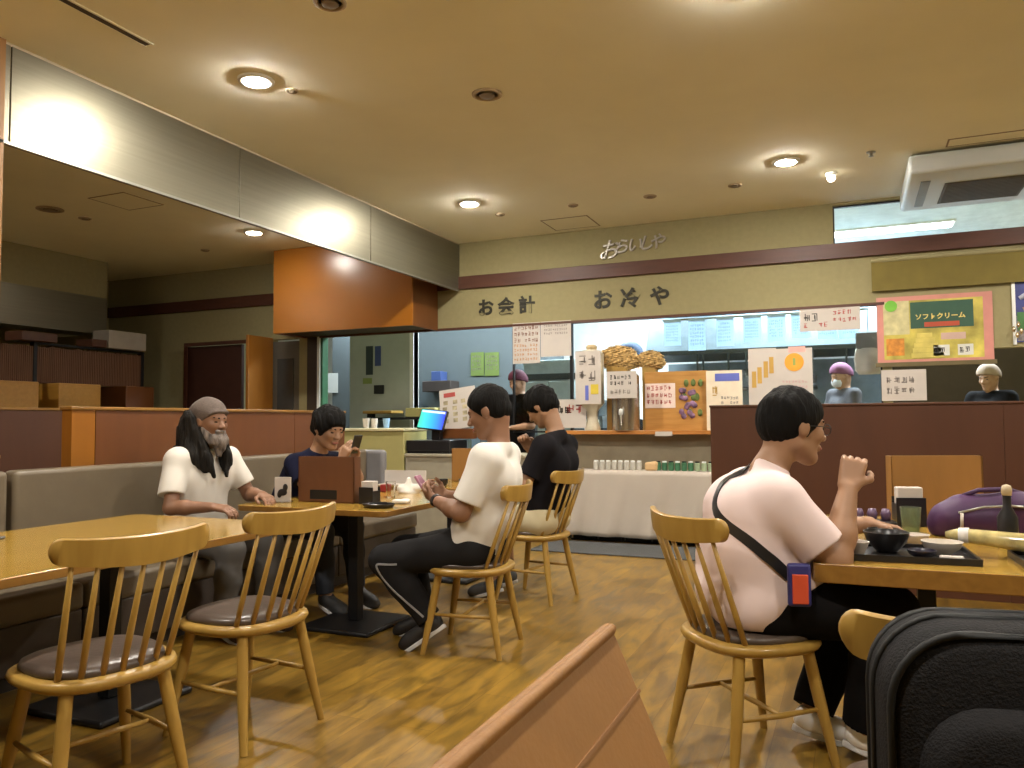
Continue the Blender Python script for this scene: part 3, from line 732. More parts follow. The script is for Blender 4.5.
# ================================================================== CHAIRS
def make_chair(label, loc, rz, group='spindle-back beech chairs'):
    t = thing('dining_chair', label, 'chair', loc, rz, group)
    def outline(sx, sy, n=40, e=2.7, cx=0.):
        pts = []
        for k in range(n):
            a = 2*PI*k/n; c, s_ = math.cos(a), math.sin(a)
            x = math.copysign(abs(c)**(2/e), c); y = math.copysign(abs(s_)**(2/e), s_)
            pts.append((cx+x*sx, y*sy*(1+.06*x)))
        return pts
    m = MB(); rings = []
    for z, q in ((.398, .90), (.408, .97), (.420, 1.0), (.432, .985), (.437, .95)):
        rings.append([(x, y, z) for x, y in outline(.215*q, .228*q)])
    m.loft(rings); seat = m.build('seat', M_chair, t, smooth=True, auto=60)
    m = MB(); rings = []
    for z, q in ((.434, .86), (.446, .885), (.458, .86), (.466, .78), (.470, .6), (.471, .3)):
        rings.append([(x, y, z) for x, y in outline(.21*q, .222*q, cx=.008)])
    m.loft(rings); m.build('seat_pad', M_vinyl, t, smooth=True)
    for sx in (1, -1):
        for sy in (1, -1):
            m = MB(); m.tube([(sx*.135, sy*.145, .405), (sx*.165, sy*.170, .22), (sx*.205, sy*.200, 0.)], [.0200, .0205, .0135], 14)
            m.build('leg', M_chair, t, smooth=True, auto=60)
    for sy in (1, -1):
        MB().tube([(-.172, sy*.172, .20), (0, sy*.178, .20), (.172, sy*.172, .20)], [.007, .0105, .007], 10).build('stretcher', M_chair, t, smooth=True)
    MB().tube([(0, -.178, .20), (0, 0, .20), (0, .178, .20)], [.007, .0105, .007], 10).build('stretcher', M_chair, t, smooth=True)
    def crest(y): return (-.300+1.15*y*y, .80+.10*abs(y)**1.5)
    for k in range(7):
        u = -1+2*k/6; yb = u*.165; xb = -.165+.045*u*u; yt = u*.188; xt, zt = crest(yt)
        MB().tube([(xb, yb, .425), (lerp((xb, yb, .425), (xt, yt, zt-.015), .35)), (xt, yt, zt-.012)], [.0095, .0105, .0070], 10).build('spindle', M_chair, t, smooth=True)
    m = MB(); rings = []
    for k in range(33):
        u = math.sin(-PI/2+PI*k/32); y = u*.238; x, z = crest(y); x += .03*max(0, abs(u)-.85)/.15*0
        end = math.sqrt(max(0.03, 1-max(0, (abs(u)-.88)/.12)**2)); hh = .041*end*(1+.06*math.cos(u*PI)); tk = .0115*(.6+.4*end)
        zc = z+.012+.006*abs(u)**3
        tilt = .22
        prof = [(-1, -1), (-.4, -1.0), (.4, -1.0), (1, -1), (1.15, 0), (1, .92), (.4, 1.02), (-.4, 1.02), (-1, .92), (-1.15, 0)]
        rings.append([(x+tk*a-tilt*hh*b*.5, y, zc+hh*b) for a, b in prof])
    m.loft(rings); m.build('crest_rail', M_chair, t, smooth=True, auto=55)
    return t
D2R = math.radians
CH1 = (-2.21, 1.80); CH2 = (-2.20, 2.46); CH3 = (-1.86, 3.78); CH4 = (-1.98, 5.00); CHR = (-.36, 2.93)
make_chair('empty beech spindle chair nearest the camera at the long left table', (*CH1, 0), D2R(165))
make_chair('empty beech spindle chair at the long table, second from the left edge', (*CH2, 0), D2R(175))
make_chair('beech spindle chair under the man in the white T-shirt holding a phone', (*CH3, 0), D2R(187))
make_chair('beech spindle chair under the man in the black T-shirt', (*CH4, 0), D2R(174))
make_chair('beech spindle chair under the man in the pale pink T-shirt', (*CHR, 0), D2R(42))
make_chair('beech chair mostly hidden behind the black backpack, only its rail end visible', (.165, 1.725, 0), D2R(100))

# ================================================================== TABLES
def make_table(label, x0, x1, y0, y1, posts, z=.71, th=.032, r=.05, edge=None, rz=0.):
    cx_, cy_ = (x0+x1)/2, (y0+y1)/2
    t = thing('dining_table', label, 'table', (cx_, cy_, 0), rz, 'oak-topped dining tables')
    hx, hy = (x1-x0)/2, (y1-y0)/2
    pts = []
    for (sx, sy, a0) in ((1, 1, 0), (-1, 1, 90), (-1, -1, 180), (1, -1, 270)):
        for k in range(7):
            a = D2R(a0+k*15); pts.append((sx*(hx-r)+r*math.cos(a), sy*(hy-r)+r*math.sin(a)))
    m = MB(); m.loft([[(x, y, q) for x, y in pts] for q in (z-th, z)]); o = m.build('tabletop', [M_table, M_tedge], t, bevel=.003)
    for p in o.data.polygons: p.material_index = 0 if abs(p.normal.z) > .5 else 1
    for (px_, py_) in posts:
        m = MB(); m.box(px_-cx_-.032, px_-cx_+.032, py_-cy_-.032, py_-cy_+.032, .03, z-th-.02); m.build('post', M_metal, t, bevel=.004)
        m = MB(); m.box(px_-cx_-.18, px_-cx_+.18, py_-cy_-.18, py_-cy_+.18, z-th-.02, z-th); m.build('mounting_plate', M_metal, t)
        m = MB(); s2 = .235
        m.box(px_-cx_-s2, px_-cx_+s2, py_-cy_-s2, py_-cy_+s2, 0, .028); m.build('base_plate', M_metal, t, bevel=.012, seg=3)
    return t
make_table('long oak-topped table at lower left in front of the bench', -3.47, -2.40, .35, 3.05, [(-2.93, 2.45), (-2.93, .9)])
make_table('oak-topped table with the brown menu box, between bench and phone man', -3.30, -2.28, 3.58, 4.72, [(-2.70, 3.93)])
make_table('far oak-topped table in front of the man in black', -3.30, -2.36, 5.02, 5.85, [(-2.83, 5.4)])
make_table('oak table covered with trays at the right, in front of the pink-shirted man', -.13, 1.75, 2.79, 4.25, [(.25, 3.5), (1.35, 3.5)], th=.062, r=.02)

# ================================================================== BENCH
t = thing('bench_seat', 'long taupe vinyl upholstered bench running along the left partition', 'bench', (-3.65, 3.0, 0))
ox, oy = -3.65, 3.0
ys = [.2, 1.45, 2.70, 3.70, 4.75, 5.85]
for a, b in zip(ys[:-1], ys[1:]):
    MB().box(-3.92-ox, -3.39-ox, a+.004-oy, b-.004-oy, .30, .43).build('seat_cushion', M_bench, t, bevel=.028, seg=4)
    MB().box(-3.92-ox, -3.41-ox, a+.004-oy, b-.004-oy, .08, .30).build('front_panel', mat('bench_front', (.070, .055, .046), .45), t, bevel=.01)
for a, b in ((.2, 2.655), (2.68, 5.85)):
    MB().box(-4.0-ox, -3.90-ox, a+.004-oy, b-oy, .40, .95).build('backrest', M_bench, t, bevel=.026, seg=4)
MB().box(-3.92-ox, -3.47-ox, .2-oy, 5.85-oy, 0, .08).build('plinth', M_benchbase, t)
MB().box(-4.0-ox, -3.74-ox, 5.85-oy, 5.93-oy, .0, .945).build('end_panel', mat('bench_end_cool_lit', (.19, .185, .19), .45), t, bevel=.035, seg=5)  # same bench in cool light, the grey cast is put into the colour
# partitions
t = thing('booth_partition', 'orange-brown veneered partition behind the bench at head height', 'partition', (-4.08, 4.4, 0))
for a, b, m_ in ((3.11, 3.26, M_tan), (3.265, 4.15, M_cherry), (4.155, 5.05, M_cherry), (5.055, 5.72, M_cherry)):
    MB().box(-.05, .03, a-4.4, b-4.4, 0, 1.265).build('veneer_panel', M_orange if m_ is M_tan else m_, t)
MB().box(-.06, .04, 3.10-4.4, 5.73-4.4, 1.265, 1.285).build('top_cap', M_tedge, t, bevel=.004)
t = thing('low_ledge', 'low wooden ledge behind the near end of the bench', 'partition', (-4.075, 1.6, 0))
MB().box(.005, .065, -1.4, 1.08, 0, 1.01).build('panel', M_cherry, t); MB().box(.0, .07, -1.41, 1.08, 1.01, 1.03).build('top_cap', M_tedge, t, bevel=.004)
t = thing('booth_partition', 'dark brown partition of the farther booth at the left edge', 'partition', (-5.6, 3.6, 0))
for a in (-2.4, -1.2, 0, 1.2): MB().box(-.04, .04, a, a+1.19, 0, 1.29).build('veneer_panel', M_cherryd, t)
MB().box(-.05, .05, -2.4, 2.4, 1.29, 1.31).build('top_cap', M_tedge, t, bevel=.004)
t = thing('booth_partition', 'wide red-brown partition behind the right-hand table', 'partition', (1.2, 5.99, 0))
xa = onY(710, 404, 5.95)[0]
MB().box(xa-1.2, .9-1.2, -.04, .04, 0, 1.275).build('veneer_panel', M_cherryr, t)
MB().box(.902-1.2, 3.6-1.2, -.04, .04, 0, 1.275).build('veneer_panel', M_cherryr, t)
MB().box(xa-1.2-.006, 3.6-1.2, -.05, .05, 1.275, 1.292).build('top_cap', M_cherryd, t, bevel=.004)
M_cabinet = wood('cabinet_yellow_wood', (.42, .21, .03), (.50, .26, .045), rough=.4)
# far booth: reed screen and cabinets
t = thing('wooden_cabinet', 'row of light orange wooden cabinets under the reed screen, far left', 'cabinet', (-8.35, 6.2, 0))
for k in range(4):
    MB().box(-.25, .25, -1.9+k*.88, -1.9+k*.77+.75, 0, 1.65).build('door', M_cabinet if k < 3 else M_cherry, t, bevel=.01)
t = thing('reed_screen', 'brown reed screen in a dark frame above the far left cabinets', 'screen', (-8.35, 6.2, 1.65))
m = MB(); rng = random.Random(2)
for k in range(132):
    y = -1.9+k*.0233; m.box(-.02+rng.uniform(-.01, .01), .03, y, y+.017, 0, .40+rng.uniform(0, .02))
m.build('reeds', wood('reed_brown', (.10, .042, .02), (.19, .085, .04), 6, (1, 20, .3), .7), t)
for y in (-.3, 1.14): MB().box(-.03, .045, y, y+.04, 0, .45).build('frame_post', M_metal, t)
MB().box(-.03, .05, -.3, 1.18, .43, .455).build('frame_rail', M_metal, t)
for k, (y, ww, hh, m_, lb) in enumerate(((6.0, .42, .10, M_cherryd, 'flat dark box lying on top of the reed screen frame'), (6.75, .2, .09, M_cherryd, 'small dark box on top of the reed screen frame'), (7.40, .55, .22, mat('pale_box', (.33, .29, .24), .7), 'pale cardboard box on the right end of the reed screen'))):
    b_ = MB().box(-.14, .14, -ww/2, ww/2, 0, hh).build('storage_box', m_, bevel=.006); b_.location = (-8.35, y-(.35 if y > 7 else .1), 2.106); tag(b_, lb, 'box')

# ================================================================== COUNTERS
t = thing('cash_counter', 'cream laminate cash desk counter behind the bench end', 'counter', (-4.7, 7.55, 0))
MB().box(-.62, .29, -.25, .25, 0, 1.09).build('body', M_cream, t, bevel=.006)
MB().box(-.64, .30, -.27, .27, 1.09, 1.12).build('countertop', mat('counter_top_cream', (.66, .60, .36), .4), t, bevel=.006)
t = thing('low_counter', 'lower grey-beige counter carrying the cash register', 'counter', (-3.65, 7.55, 0))
MB().box(-.74, .66, -.25, .25, 0, .82).build('body', mat('counter_grey', (.36, .33, .25), .5), t, bevel=.005)
MB().box(-.74, .67, -.27, .27, .82, .85).build('countertop', mat('counter_top_grey', (.42, .38, .28), .4), t, bevel=.005)
a = onY(406, 452, 7.32)[0]; b = onY(450, 452, 7.32)[0]
t = thing('cash_register', 'black cash drawer with a tilted blue touch screen on the counter', 'cash register', ((a+b)/2, 7.52, .85))
W_ = (b-a)/2
MB().box(-W_, W_, -.2, .2, .03, .14).build('cash_drawer', M_plastic, t, bevel=.006)
MB().box(-W_+.01, W_-.01, -.19, .19, 0, .03).build('feet', M_metal, t)
MB().box(-.05, .05, -.03, .05, .14, .28).build('stand', M_plastic, t, bevel=.006)
sw = onY(443, 428, 7.4)[0]-onY(418, 408, 7.4)[0]; cx_ = (onY(430, 418, 7.4)[0])-(a+b)/2
Mx = Matrix.Translation((cx_, -.08, .36)) @ Matrix.Rotation(D2R(-20), 4, 'X') @ Matrix.Rotation(D2R(6), 4, 'Y')
MB().box(-sw/2-.012, sw/2+.012, 0, .035, -.11, .115, M=Mx).build('screen_frame', M_plastic, t, bevel=.005)
m = bpy.data.materials.new('lit_screen'); m.use_nodes = True; nt = m.node_tree; bs = nt.nodes['Principled BSDF']
tc = nt.nodes.new('ShaderNodeTexCoord'); vr = nt.nodes.new('ShaderNodeTexGradient'); rp = nt.nodes.new('ShaderNodeValToRGB'); mp = nt.nodes.new('ShaderNodeMapping')
mp.inputs['Scale'].default_value = (1/sw, 1, 1); mp.inputs['Location'].default_value = (.5-cx_/sw, 0, 0)
nt.links.new(tc.outputs['Object'], mp.inputs[0]); nt.links.new(mp.outputs[0], vr.inputs[0]); nt.links.new(vr.outputs[0], rp.inputs[0])
rp.color_ramp.elements[0].color = (.06, .75, .45, 1); rp.color_ramp.elements[1].color = (.04, .06, .85, 1); e_ = rp.color_ramp.elements.new(.5); e_.color = (.03, .42, .9, 1)
nt.links.new(rp.outputs[0], bs.inputs['Emission Color']); bs.inputs['Emission Strength'].default_value = .9; bs.inputs['Base Color'].default_value = (0, 0, 0, 1)
MB().box(-sw/2, sw/2, -.003, 0, -.10, .105, M=Mx).build('screen', m, t)
MB().box(-sw/2+.01, sw/2-.01, -.005, -.003, .075, .098, M=Mx).build('screen_bar', mat('screen_bar', (.2, .3, .5), .5, emit=(.5, .75, 1), es=.9), t)
# price board by the register
a = onY(443, 424, 7.75); b = onY(478, 387, 7.75)
t = thing('menu_board', 'tilted white board with red heading and small pictures behind the register', 'sign', ((a[0]+b[0])/2, 7.7, a[2]), 0)
Mx = Matrix.Rotation(D2R(-8), 4, 'X') @ Matrix.Rotation(D2R(-7), 4, 'Y'); W_ = (b[0]-a[0])/2; H_ = b[2]-a[2]
MB().box(-W_, W_, 0, .012, -.05, H_, M=Mx).build('board', M_paper, t)
g = MB(); g.box(-W_*.75, -W_*.1, -.003, 0, H_*.78, H_*.9, M=Mx); g.build('heading', M_inkr, t)
g = MB(); rng = random.Random(5)
for k in range(12):
    x = -W_*.8+(k % 3)*W_*.52+rng.uniform(-.01, .01); z = H_*.06+(k//3)*H_*.17; MB().box(x, x+.055, -.003, 0, z, z+.045, M=Mx).build('picture', mat('board_pics', (.42, .36, .22), .6, var=.6, scale=12), t)
MB().box(-W_, W_*1.1, -.12, -.02, -.16, -.05).build('stand', M_cherry, t, bevel=.006)

# serving shelf, cloth table
t = thing('serving_shelf', 'orange-brown wooden shelf along the serving window', 'shelf', (-1.6, 7.86, 0))
MB().box(-1.35, 1.95, -.14, .14, 1.045, 1.085).build('board', wood('shelf_wood', (.42, .17, .035), (.50, .21, .05), rough=.35), t, bevel=.005)
MB().box(-1.33, 1.93, .10, .135, 0.1, 1.045).build('back_panel', mat('panel_beige', (.42, .36, .25), .7), t)
MB().box(onY(655, 430, 7.71)[0]+1.6, onY(672, 430, 7.71)[0]+1.6, -.148, -.141, 1.03, 1.075).build('shelf_label', M_paper, t)
def cloth_table():
    x0, x1, y0, y1, z = -2.72, -.9, 7.42, 7.70, .70
    t = thing('side_table', 'low table under a beige cloth below the serving shelf', 'table', ((x0+x1)/2, (y0+y1)/2, 0))
    hx, hy = (x1-x0)/2, (y1-y0)/2
    MB().box(-hx+.02, hx-.02, -hy+.02, hy-.005, z-.04, z-.006).build('tabletop', M_tedge, t)
    for sx in (1, -1):
        for sy in (1, -1): MB().box(sx*(hx-.05)-.02, sx*(hx-.05)+.02, sy*(hy-.05)-.02, sy*(hy-.05)+.02, 0, z-.04).build('leg', M_metal, t)
    n, mm = 120, 14; vs = []; fs = []
    for j in range(mm+1):
        for i in range(n+1):
            u = i/n; x = -hx+2*hx*u; v = j/mm; zz = z-v*(z-.065)
            off = v*(.018*math.sin(26*u+1.5)+.012*math.sin(57*u+4*v)+.015)
            vs.append((x, -hy-off, zz))
    for j in range(mm):
        for i in range(n): a = j*(n+1)+i; fs.append((a, a+1, a+n+2, a+n+1))
    k = len(vs); vs += [(-hx, hy, z), (hx, hy, z), (hx, -hy, z), (-hx, -hy, z)]; fs.append((k, k+1, k+2, k+3))
    o = MB().add(vs, fs).build('tablecloth', M_cloth, None, smooth=True, auto=50); o.location = t.location
    md = o.modifiers.new('thick', 'SOLIDIFY'); md.thickness = .003; md.offset = -1
    tag(o, 'beige cloth draped over the low table below the serving shelf', 'tablecloth')
cloth_table()
# cups & dishes row on the cloth table
kinds = [(.030, .085, mat('cup_clear', (.50, .48, .42), .3)), (.030, .085, mat('cup_green', (.05, .16, .08), .4))]
for i in range(22):
    x = -2.34+i*.062
    kd = 0 if i < 8 else 1
    if i in (8, 9): continue
    m_ = kinds[kd][2] if (kd == 0 or i < 16) else mat('cup_pale_green', (.30, .38, .24), .4)
    t = MB().lathe((0, 0, 0), [(.018, 0), (.026, .004), (.028, .05), (.027, .075), (.020, .080), (.001, .080)], 16).build('condiment_jar', m_, smooth=True, auto=50)
    t.location = (x, 7.53, .703); t['group'] = 'row of little jars on the cloth table'; t['category'] = 'jar'
    t['label'] = ('small clear glass jar in the left part of the row on the cloth table' if kd == 0 else ('small dark green jar in the middle of the row on the cloth table' if i < 16 else 'small pale green jar at the right end of the row on the cloth table'))
    MB().lathe((0, 0, .080), [(.001, 0), (.022, 0), (.022, .012), (.001, .014)], 16).build('lid', M_whitep if kd == 0 or i % 2 else M_metal, t)
o = sdf_mesh('paper_bag', [RBox((0, 0, .04), (.06, .05, .04), .02), Ell((.03, 0, .07), (.035, .03, .02), .02)], .006, mat('bag_tan', (.60, .40, .20), .7)); o.location = (-1.78, 7.52, .703)
tag(o, 'small tan paper bag between the clear and green jars', 'bag')
o = MB().box(-2.75, -.75, 6.75, 7.40, 0, .012).build('floor_mat', mat('mat_grey', (.075, .078, .078), .9, bump=.3, scale=60), bevel=.004); tag(o, 'dark grey mat on the floor before the cloth-covered table', 'floor mat')
t = thing('storage_rack', 'dark rack of low crates under the hem of the tablecloth', 'rack', (-1.8, 7.60, 0))
for k in range(6): MB().box(-.8+k*.27, -.8+k*.27+.25, -.04, .06, .012, .10).build('crate', M_metal, t, bevel=.006)
MB().box(-.82, .84, -.045, .065, 0, .012).build('rack_base', M_metal, t)

# ================================================================== KITCHEN BEHIND THE WINDOW
M_ksteel = mat('kitchen_steel', (.20, .26, .30), .35, .7, var=.08)
M_kdark = mat('kitchen_dark', (.03, .045, .05), .5)
t = thing('range_hood', 'blue-grey steel extractor hood inside the kitchen behind the order slips', 'extractor hood', (-.95, 10.1, 2.02))
MB().add([(-1.35, -.6, 0), (1.6, -.6, 0), (1.6, .6, 0), (-1.35, .6, 0), (-1.35, -.25, .75), (1.6, -.25, .75), (1.6, .6, .75), (-1.35, .6, .75)], [(0, 1, 2, 3), (4, 5, 6, 7), (0, 1, 5, 4), (1, 2, 6, 5), (2, 3, 7, 6), (3, 0, 4, 7)]).build('canopy', M_ksteel, t)
MB().box(-1.36, 1.61, -.61, .6, -.05, 0).build('rim', M_kdark, t)
MB().box(-.3, .5, .0, .5, .75, 1.27).build('duct', M_ksteel, t)
t = thing('steel_worktop', 'steel kitchen worktop with a tall splashback behind the serving window', 'kitchen worktop', (-.6, 10.6, 0))
MB().box(-2.0, 2.4, -.4, .4, 0, .92).build('worktop', M_ksteel, t, bevel=.01)
MB().box(-1.75, 2.4, .42, .46, .92, 1.97).build('splashback', mat('splashback', (.17, .22, .25), .4, .5, var=.1), t)
MB().box(-1.2, .2, .15, .42, 1.58, 1.62).build('shelf', M_kdark, t)
for i, (px, ln) in enumerate(((697, .3), (703, .22), (728, .28), (746, .2), (812, .3), (846, .25))):
    x = onY(px, 345, 9.5)[0]
    t = MB().tube([(0, 0, 0), (0, 0, -ln)], .012, 8).tube([(0, 0, -ln), (.01, 0, -ln-.08)], [.05, .03], 10).build('ladle', M_kdark, smooth=True, auto=40)
    t.location = (x, 9.5, 1.975); tag(t, ['leftmost dark ladle hanging under the kitchen hood', 'dark ladle hanging close beside the leftmost one', 'dark ladle under the third order slip', 'dark ladle left of the white two-part sign', 'dark ladle above the round orange emblem', 'dark ladle at the right end of the hood'][i], 'ladle', 'ladles hanging under the hood')
t = thing('steel_fridge', 'tall pale steel refrigerator seen through the narrow left kitchen window', 'refrigerator', (onY(560, 380, 9.8)[0], 9.9, 0))
MB().box(-.42, .30, -.35, .35, 0, 1.98).build('body', mat('fridge_steel', (.34, .42, .44), .35, .4), t, bevel=.01)
for a in (-.41, -.05): MB().box(a, a+.345, -.37, -.35, .1, 1.7).build('door', mat('fridge_door', (.42, .52, .54), .3, .4), t, bevel=.006)
MB().box(-.43, .31, -.37, .35, 1.72, 1.80).build('top_band', M_kdark, t)
for a in (-.1, -.02): MB().box(a, a+.02, -.40, -.37, .8, 1.3).build('door_handle', M_kdark, t)

t = thing('kitchen_shelf', 'dark low appliance shelf below the narrow left kitchen window', 'shelf', (-3.05, 8.7, 0))
MB().box(-.45, .45, -.2, .2, 1.24, 1.42).build('appliance', M_kdark, t, bevel=.01); MB().box(-.5, .5, -.25, .25, 1.2, 1.24).build('shelf_board', M_ksteel, t)
for sx in (-.47, .47): MB().box(sx-.02, sx+.02, -.2, .2, 0, 1.2).build('support', M_ksteel, t)
# fluorescent fittings
for i, (x, y) in enumerate(KL):
    t = thing('fluorescent_fitting', 'bright fluorescent ceiling fitting inside the kitchen seen through the upper window' if i == 2 else 'fluorescent ceiling fitting in the back rooms', 'ceiling light', (x, y, 3.3), 0, None if i == 2 else 'fluorescent fittings of the back rooms')
    MB().box(-.62, .62, -.14, .14, -.02, 0).build('housing', M_whitep, t); MB().box(-.60, .60, -.12, .12, -.028, -.02).build('diffuser', M_tube, t)
# notices on the inner walls
def wsheet(nm, x0p, y0p, x1p, y1p, y, m, lb, rows=None):
    return sheet(nm, x0p, y0p, x1p, y1p, lb, 'notice', y, m, rows or (), th=.004)
wsheet('dark_notice', 366, 346, 373, 375, 9.195, M_kdark, 'tall black notice on the grey inner wall')
wsheet('blue_notice', 375, 346, 381, 366, 9.195, mat('notice_blue', (.05, .08, .25), .5), 'narrow blue notice beside the black one on the grey inner wall')
wsheet('wall_phone', 374, 385, 384, 394, 9.195, M_plastic, 'small dark grey box on the grey inner wall below the notices')
wsheet('green_note', 363, 378, 372, 384, 9.195, mat('note_green', (.25, .32, .10), .7), 'small green note under the black notice')
wsheet('yellow_notice', 471, 352, 484, 376, 10.39, mat('note_yellow', (.16, .22, .05), .7), 'left of two yellow-green sheets on the blue office wall', ((.1, .9, .2, .9, 4, M_ltink),))
wsheet('yellow_notice', 485, 352, 499, 376, 10.39, mat('note_yellow', (.16, .22, .05), .7), 'right of two yellow-green sheets on the blue office wall', ((.1, .9, .2, .9, 4, M_ltink),))
wsheet('hall_notice', 327, 373, 338, 393, 10.39, M_whitep, 'white sheet in the bright hallway left of the grey inner wall')
# shelf of office things on the blue wall
bx = onY(440, 385, 10.2)
t = thing('wall_shelf', 'small wall shelf with a black and brown device on the blue office wall', 'shelf', (bx[0], 10.25, bx[2]-.1))
MB().box(-.25, .22, -.14, .14, 0, .16).build('device', mat('device_brown', (.06, .045, .04), .5), t, bevel=.008)
MB().box(-.12, .04, -.1, .1, .16, .30).build('blue_box', mat('box_blue', (.06, .10, .28), .5), t, bevel=.006)
MB().box(-.75, -.30, -.12, .14, -.24, -.2).build('shelf_board', M_ksteel, t)
MB().box(-.62, -.46, -.08, .08, -.2, .12).build('canister', mat('canister_grey', (.25, .27, .25), .5), t, bevel=.01)
# low shelves behind the cash desk
t = thing('back_shelf', 'wooden shelf of small cream boxes on the wall behind the cash desk', 'shelf', (-5.35, 9.0, 0))
MB().box(-.5, 1.0, -.15, .15, 1.22, 1.25).build('shelf_board', M_metal, t); MB().box(-.6, -.15, -.2, .1, 1.30, 1.34).build('wooden_tray', M_chair, t, bevel=.01)
MB().box(-.58, -.5, -.12, -.04, 1.25, 1.30).build('tray_foot', M_metal, t)
for a in (.02, .50): MB().box(a, a+.44, -.14, .1, 1.25, 1.37).build('cream_box', M_cream, t, bevel=.01)
for a in (-.45, .95): MB().box(a-.02, a+.02, -.12, .12, 0, 1.22).build('support', M_ksteel, t)
for i, (dx, m_) in enumerate(((-.25, M_paper), (-.14, M_paper), (.02, mat('cup_blue', (.25, .42, .62), .4)))):
    o = MB().lathe((0, 0, 0), [(.03, 0), (.042, .11), (.038, .11), (.028, .01), (.001, .01)], 16).build('paper_cup', m_, smooth=True, auto=40)
    o.location = (-4.85+dx, 7.62, 1.12); tag(o, ['white paper cup standing at the left on the cream cash desk', 'white paper cup in the middle of three on the cream cash desk', 'blue cup on the cream cash desk'][i], 'cup')

# ================================================================== THINGS ON THE SERVING SHELF
SY = 7.82; SZ = 1.085
def shx(px): return onY(px, 420, SY)[0]
def shz(px, py): return onY(px, py, SY)[2]
x = shx(593); zt = shz(593, 349)
t = thing('drink_dispenser', 'white round drink dispenser with a blue and yellow printed sheet on the serving shelf', 'drink dispenser', (x, SY-.02, SZ))
MB().lathe((0, 0, 0), [(.08, 0), (.085, .02), (.055, .12), (.06, .20), (.125, .28), (.125, zt-SZ-.06), (.10, zt-SZ-.02), (.001, zt-SZ)], 28).build('tank', mat('tank_cream', (.62, .56, .42), .35), t, smooth=True, auto=50)
MB().lathe((0, 0, zt-SZ-.01), [(.05, 0), (.06, .03), (.04, .05), (.001, .055)], 20).build('lid', mat('lid_tan', (.50, .38, .20), .6), t, smooth=True)
W_ = .135
MB().box(-W_, W_, -.133, -.128, .27, zt-SZ-.03).build('sheet', M_paper, t)
MB().box(-.03, .005, -.137, -.133, .31, .46).build('blue_mark', M_inkb, t); MB().box(.03, .11, -.137, -.133, .37, .47).build('yellow_mark', mat('mark_yellow', (.62, .48, .05), .6), t)
g = MB(); glyphs(g, -.10, .10, .48, zt-SZ-.05, 2, -.133, random.Random(4)); g.build('printed_text', M_ltink, t)
t, W_, H_ = sheet('price_card', 553, 399, 586, 428, 'cream card with black and red scribbles at the left end of the serving shelf', 'card', SY-.08, M_paper, ((.1, .6, .4, .9, 1, M_ink), (.4, .95, .4, .95, 1, M_inkr)))
x = shx(626); zt = shz(626, 374)
t = thing('water_tank', 'stainless steel water tank with a black-lettered sheet and a tap on the serving shelf', 'water dispenser', (x, SY+.0, SZ))
MB().lathe((0, 0, 0), [(.135, 0), (.14, .01), (.14, zt-SZ-.02), (.12, zt-SZ), (.001, zt-SZ)], 32).build('tank', mat('tank_steel', (.48, .46, .42), .25, .9), t, smooth=True, auto=40)
MB().box(-.155, .155, -.150, -.145, zt-SZ-.25, zt-SZ+.02).build('sheet', M_paper, t)
g = MB(); glyphs(g, -.12, .12, zt-SZ-.13, zt-SZ-.01, 2, -.150, random.Random(8)); g.build('printed_text', M_ink, t)
g = MB(); glyphs(g, -.12, .12, zt-SZ-.22, zt-SZ-.15, 1, -.150, random.Random(9)); g.build('small_print', M_ltink, t)
MB().tube([(.0, -.13, .16), (.0, -.19, .16), (0, -.19, .04)], .016, 12).build('tap', mat('tap_chrome', (.75, .74, .70), .12, .95), t, smooth=True)
MB().lathe((0, -.19, .16), [(.001, .06), (.02, .05), (.022, .0), (.001, -.001)], 12).build('tap_handle', M_whitep, t, smooth=True)
# wooden display board with grapes
x0, x1 = shx(644), shx(707); zt = shz(675, 371)
t = thing('display_board', 'orange-brown wooden display board with a flower picture on the serving shelf', 'display board', ((x0+x1)/2, SY+.06, SZ))
W_ = (x1-x0)/2; H_ = zt-SZ
MB().box(-W_, W_, -.015, .015, 0, H_).build('board', wood('board_wood', (.40, .19, .04), (.52, .27, .07)), t, bevel=.003)
MB().box(-W_, W_, .015, .10, 0, .03).build('foot', M_chair, t)
MB().box(-W_+.005, -W_+.31, -.021, -.016, H_*.38, H_*.80).build('sheet', mat('sheet_pinkish', (.76, .62, .55), .7), t)
g = MB(); glyphs(g, -W_+.02, -W_+.30, H_*.42, H_*.78, 3, -.021, random.Random(11)); g.build('printed_text', M_inkr, t)
g = sdf_mesh('flower_cluster', [Ell((.30-W_+.13+.05*math.cos(k*2.3)*(1+k*.04), -.02, H_*.45+.13*math.sin(k*1.7)), (.028, .016, .03), .004) for k in range(14)], .008, mat('flower_purple', (.22, .12, .22), .6, var=.8, scale=20), t)
g = sdf_mesh('leaf_cluster', [Ell((.48-W_+.08*math.cos(k*2.9), -.018, H_*.55+.17*math.sin(k*2.1+1)), (.026, .010, .04), .004) for k in range(9)], .008, mat('leaf_green', (.12, .17, .04), .6, var=.5, scale=20), t)
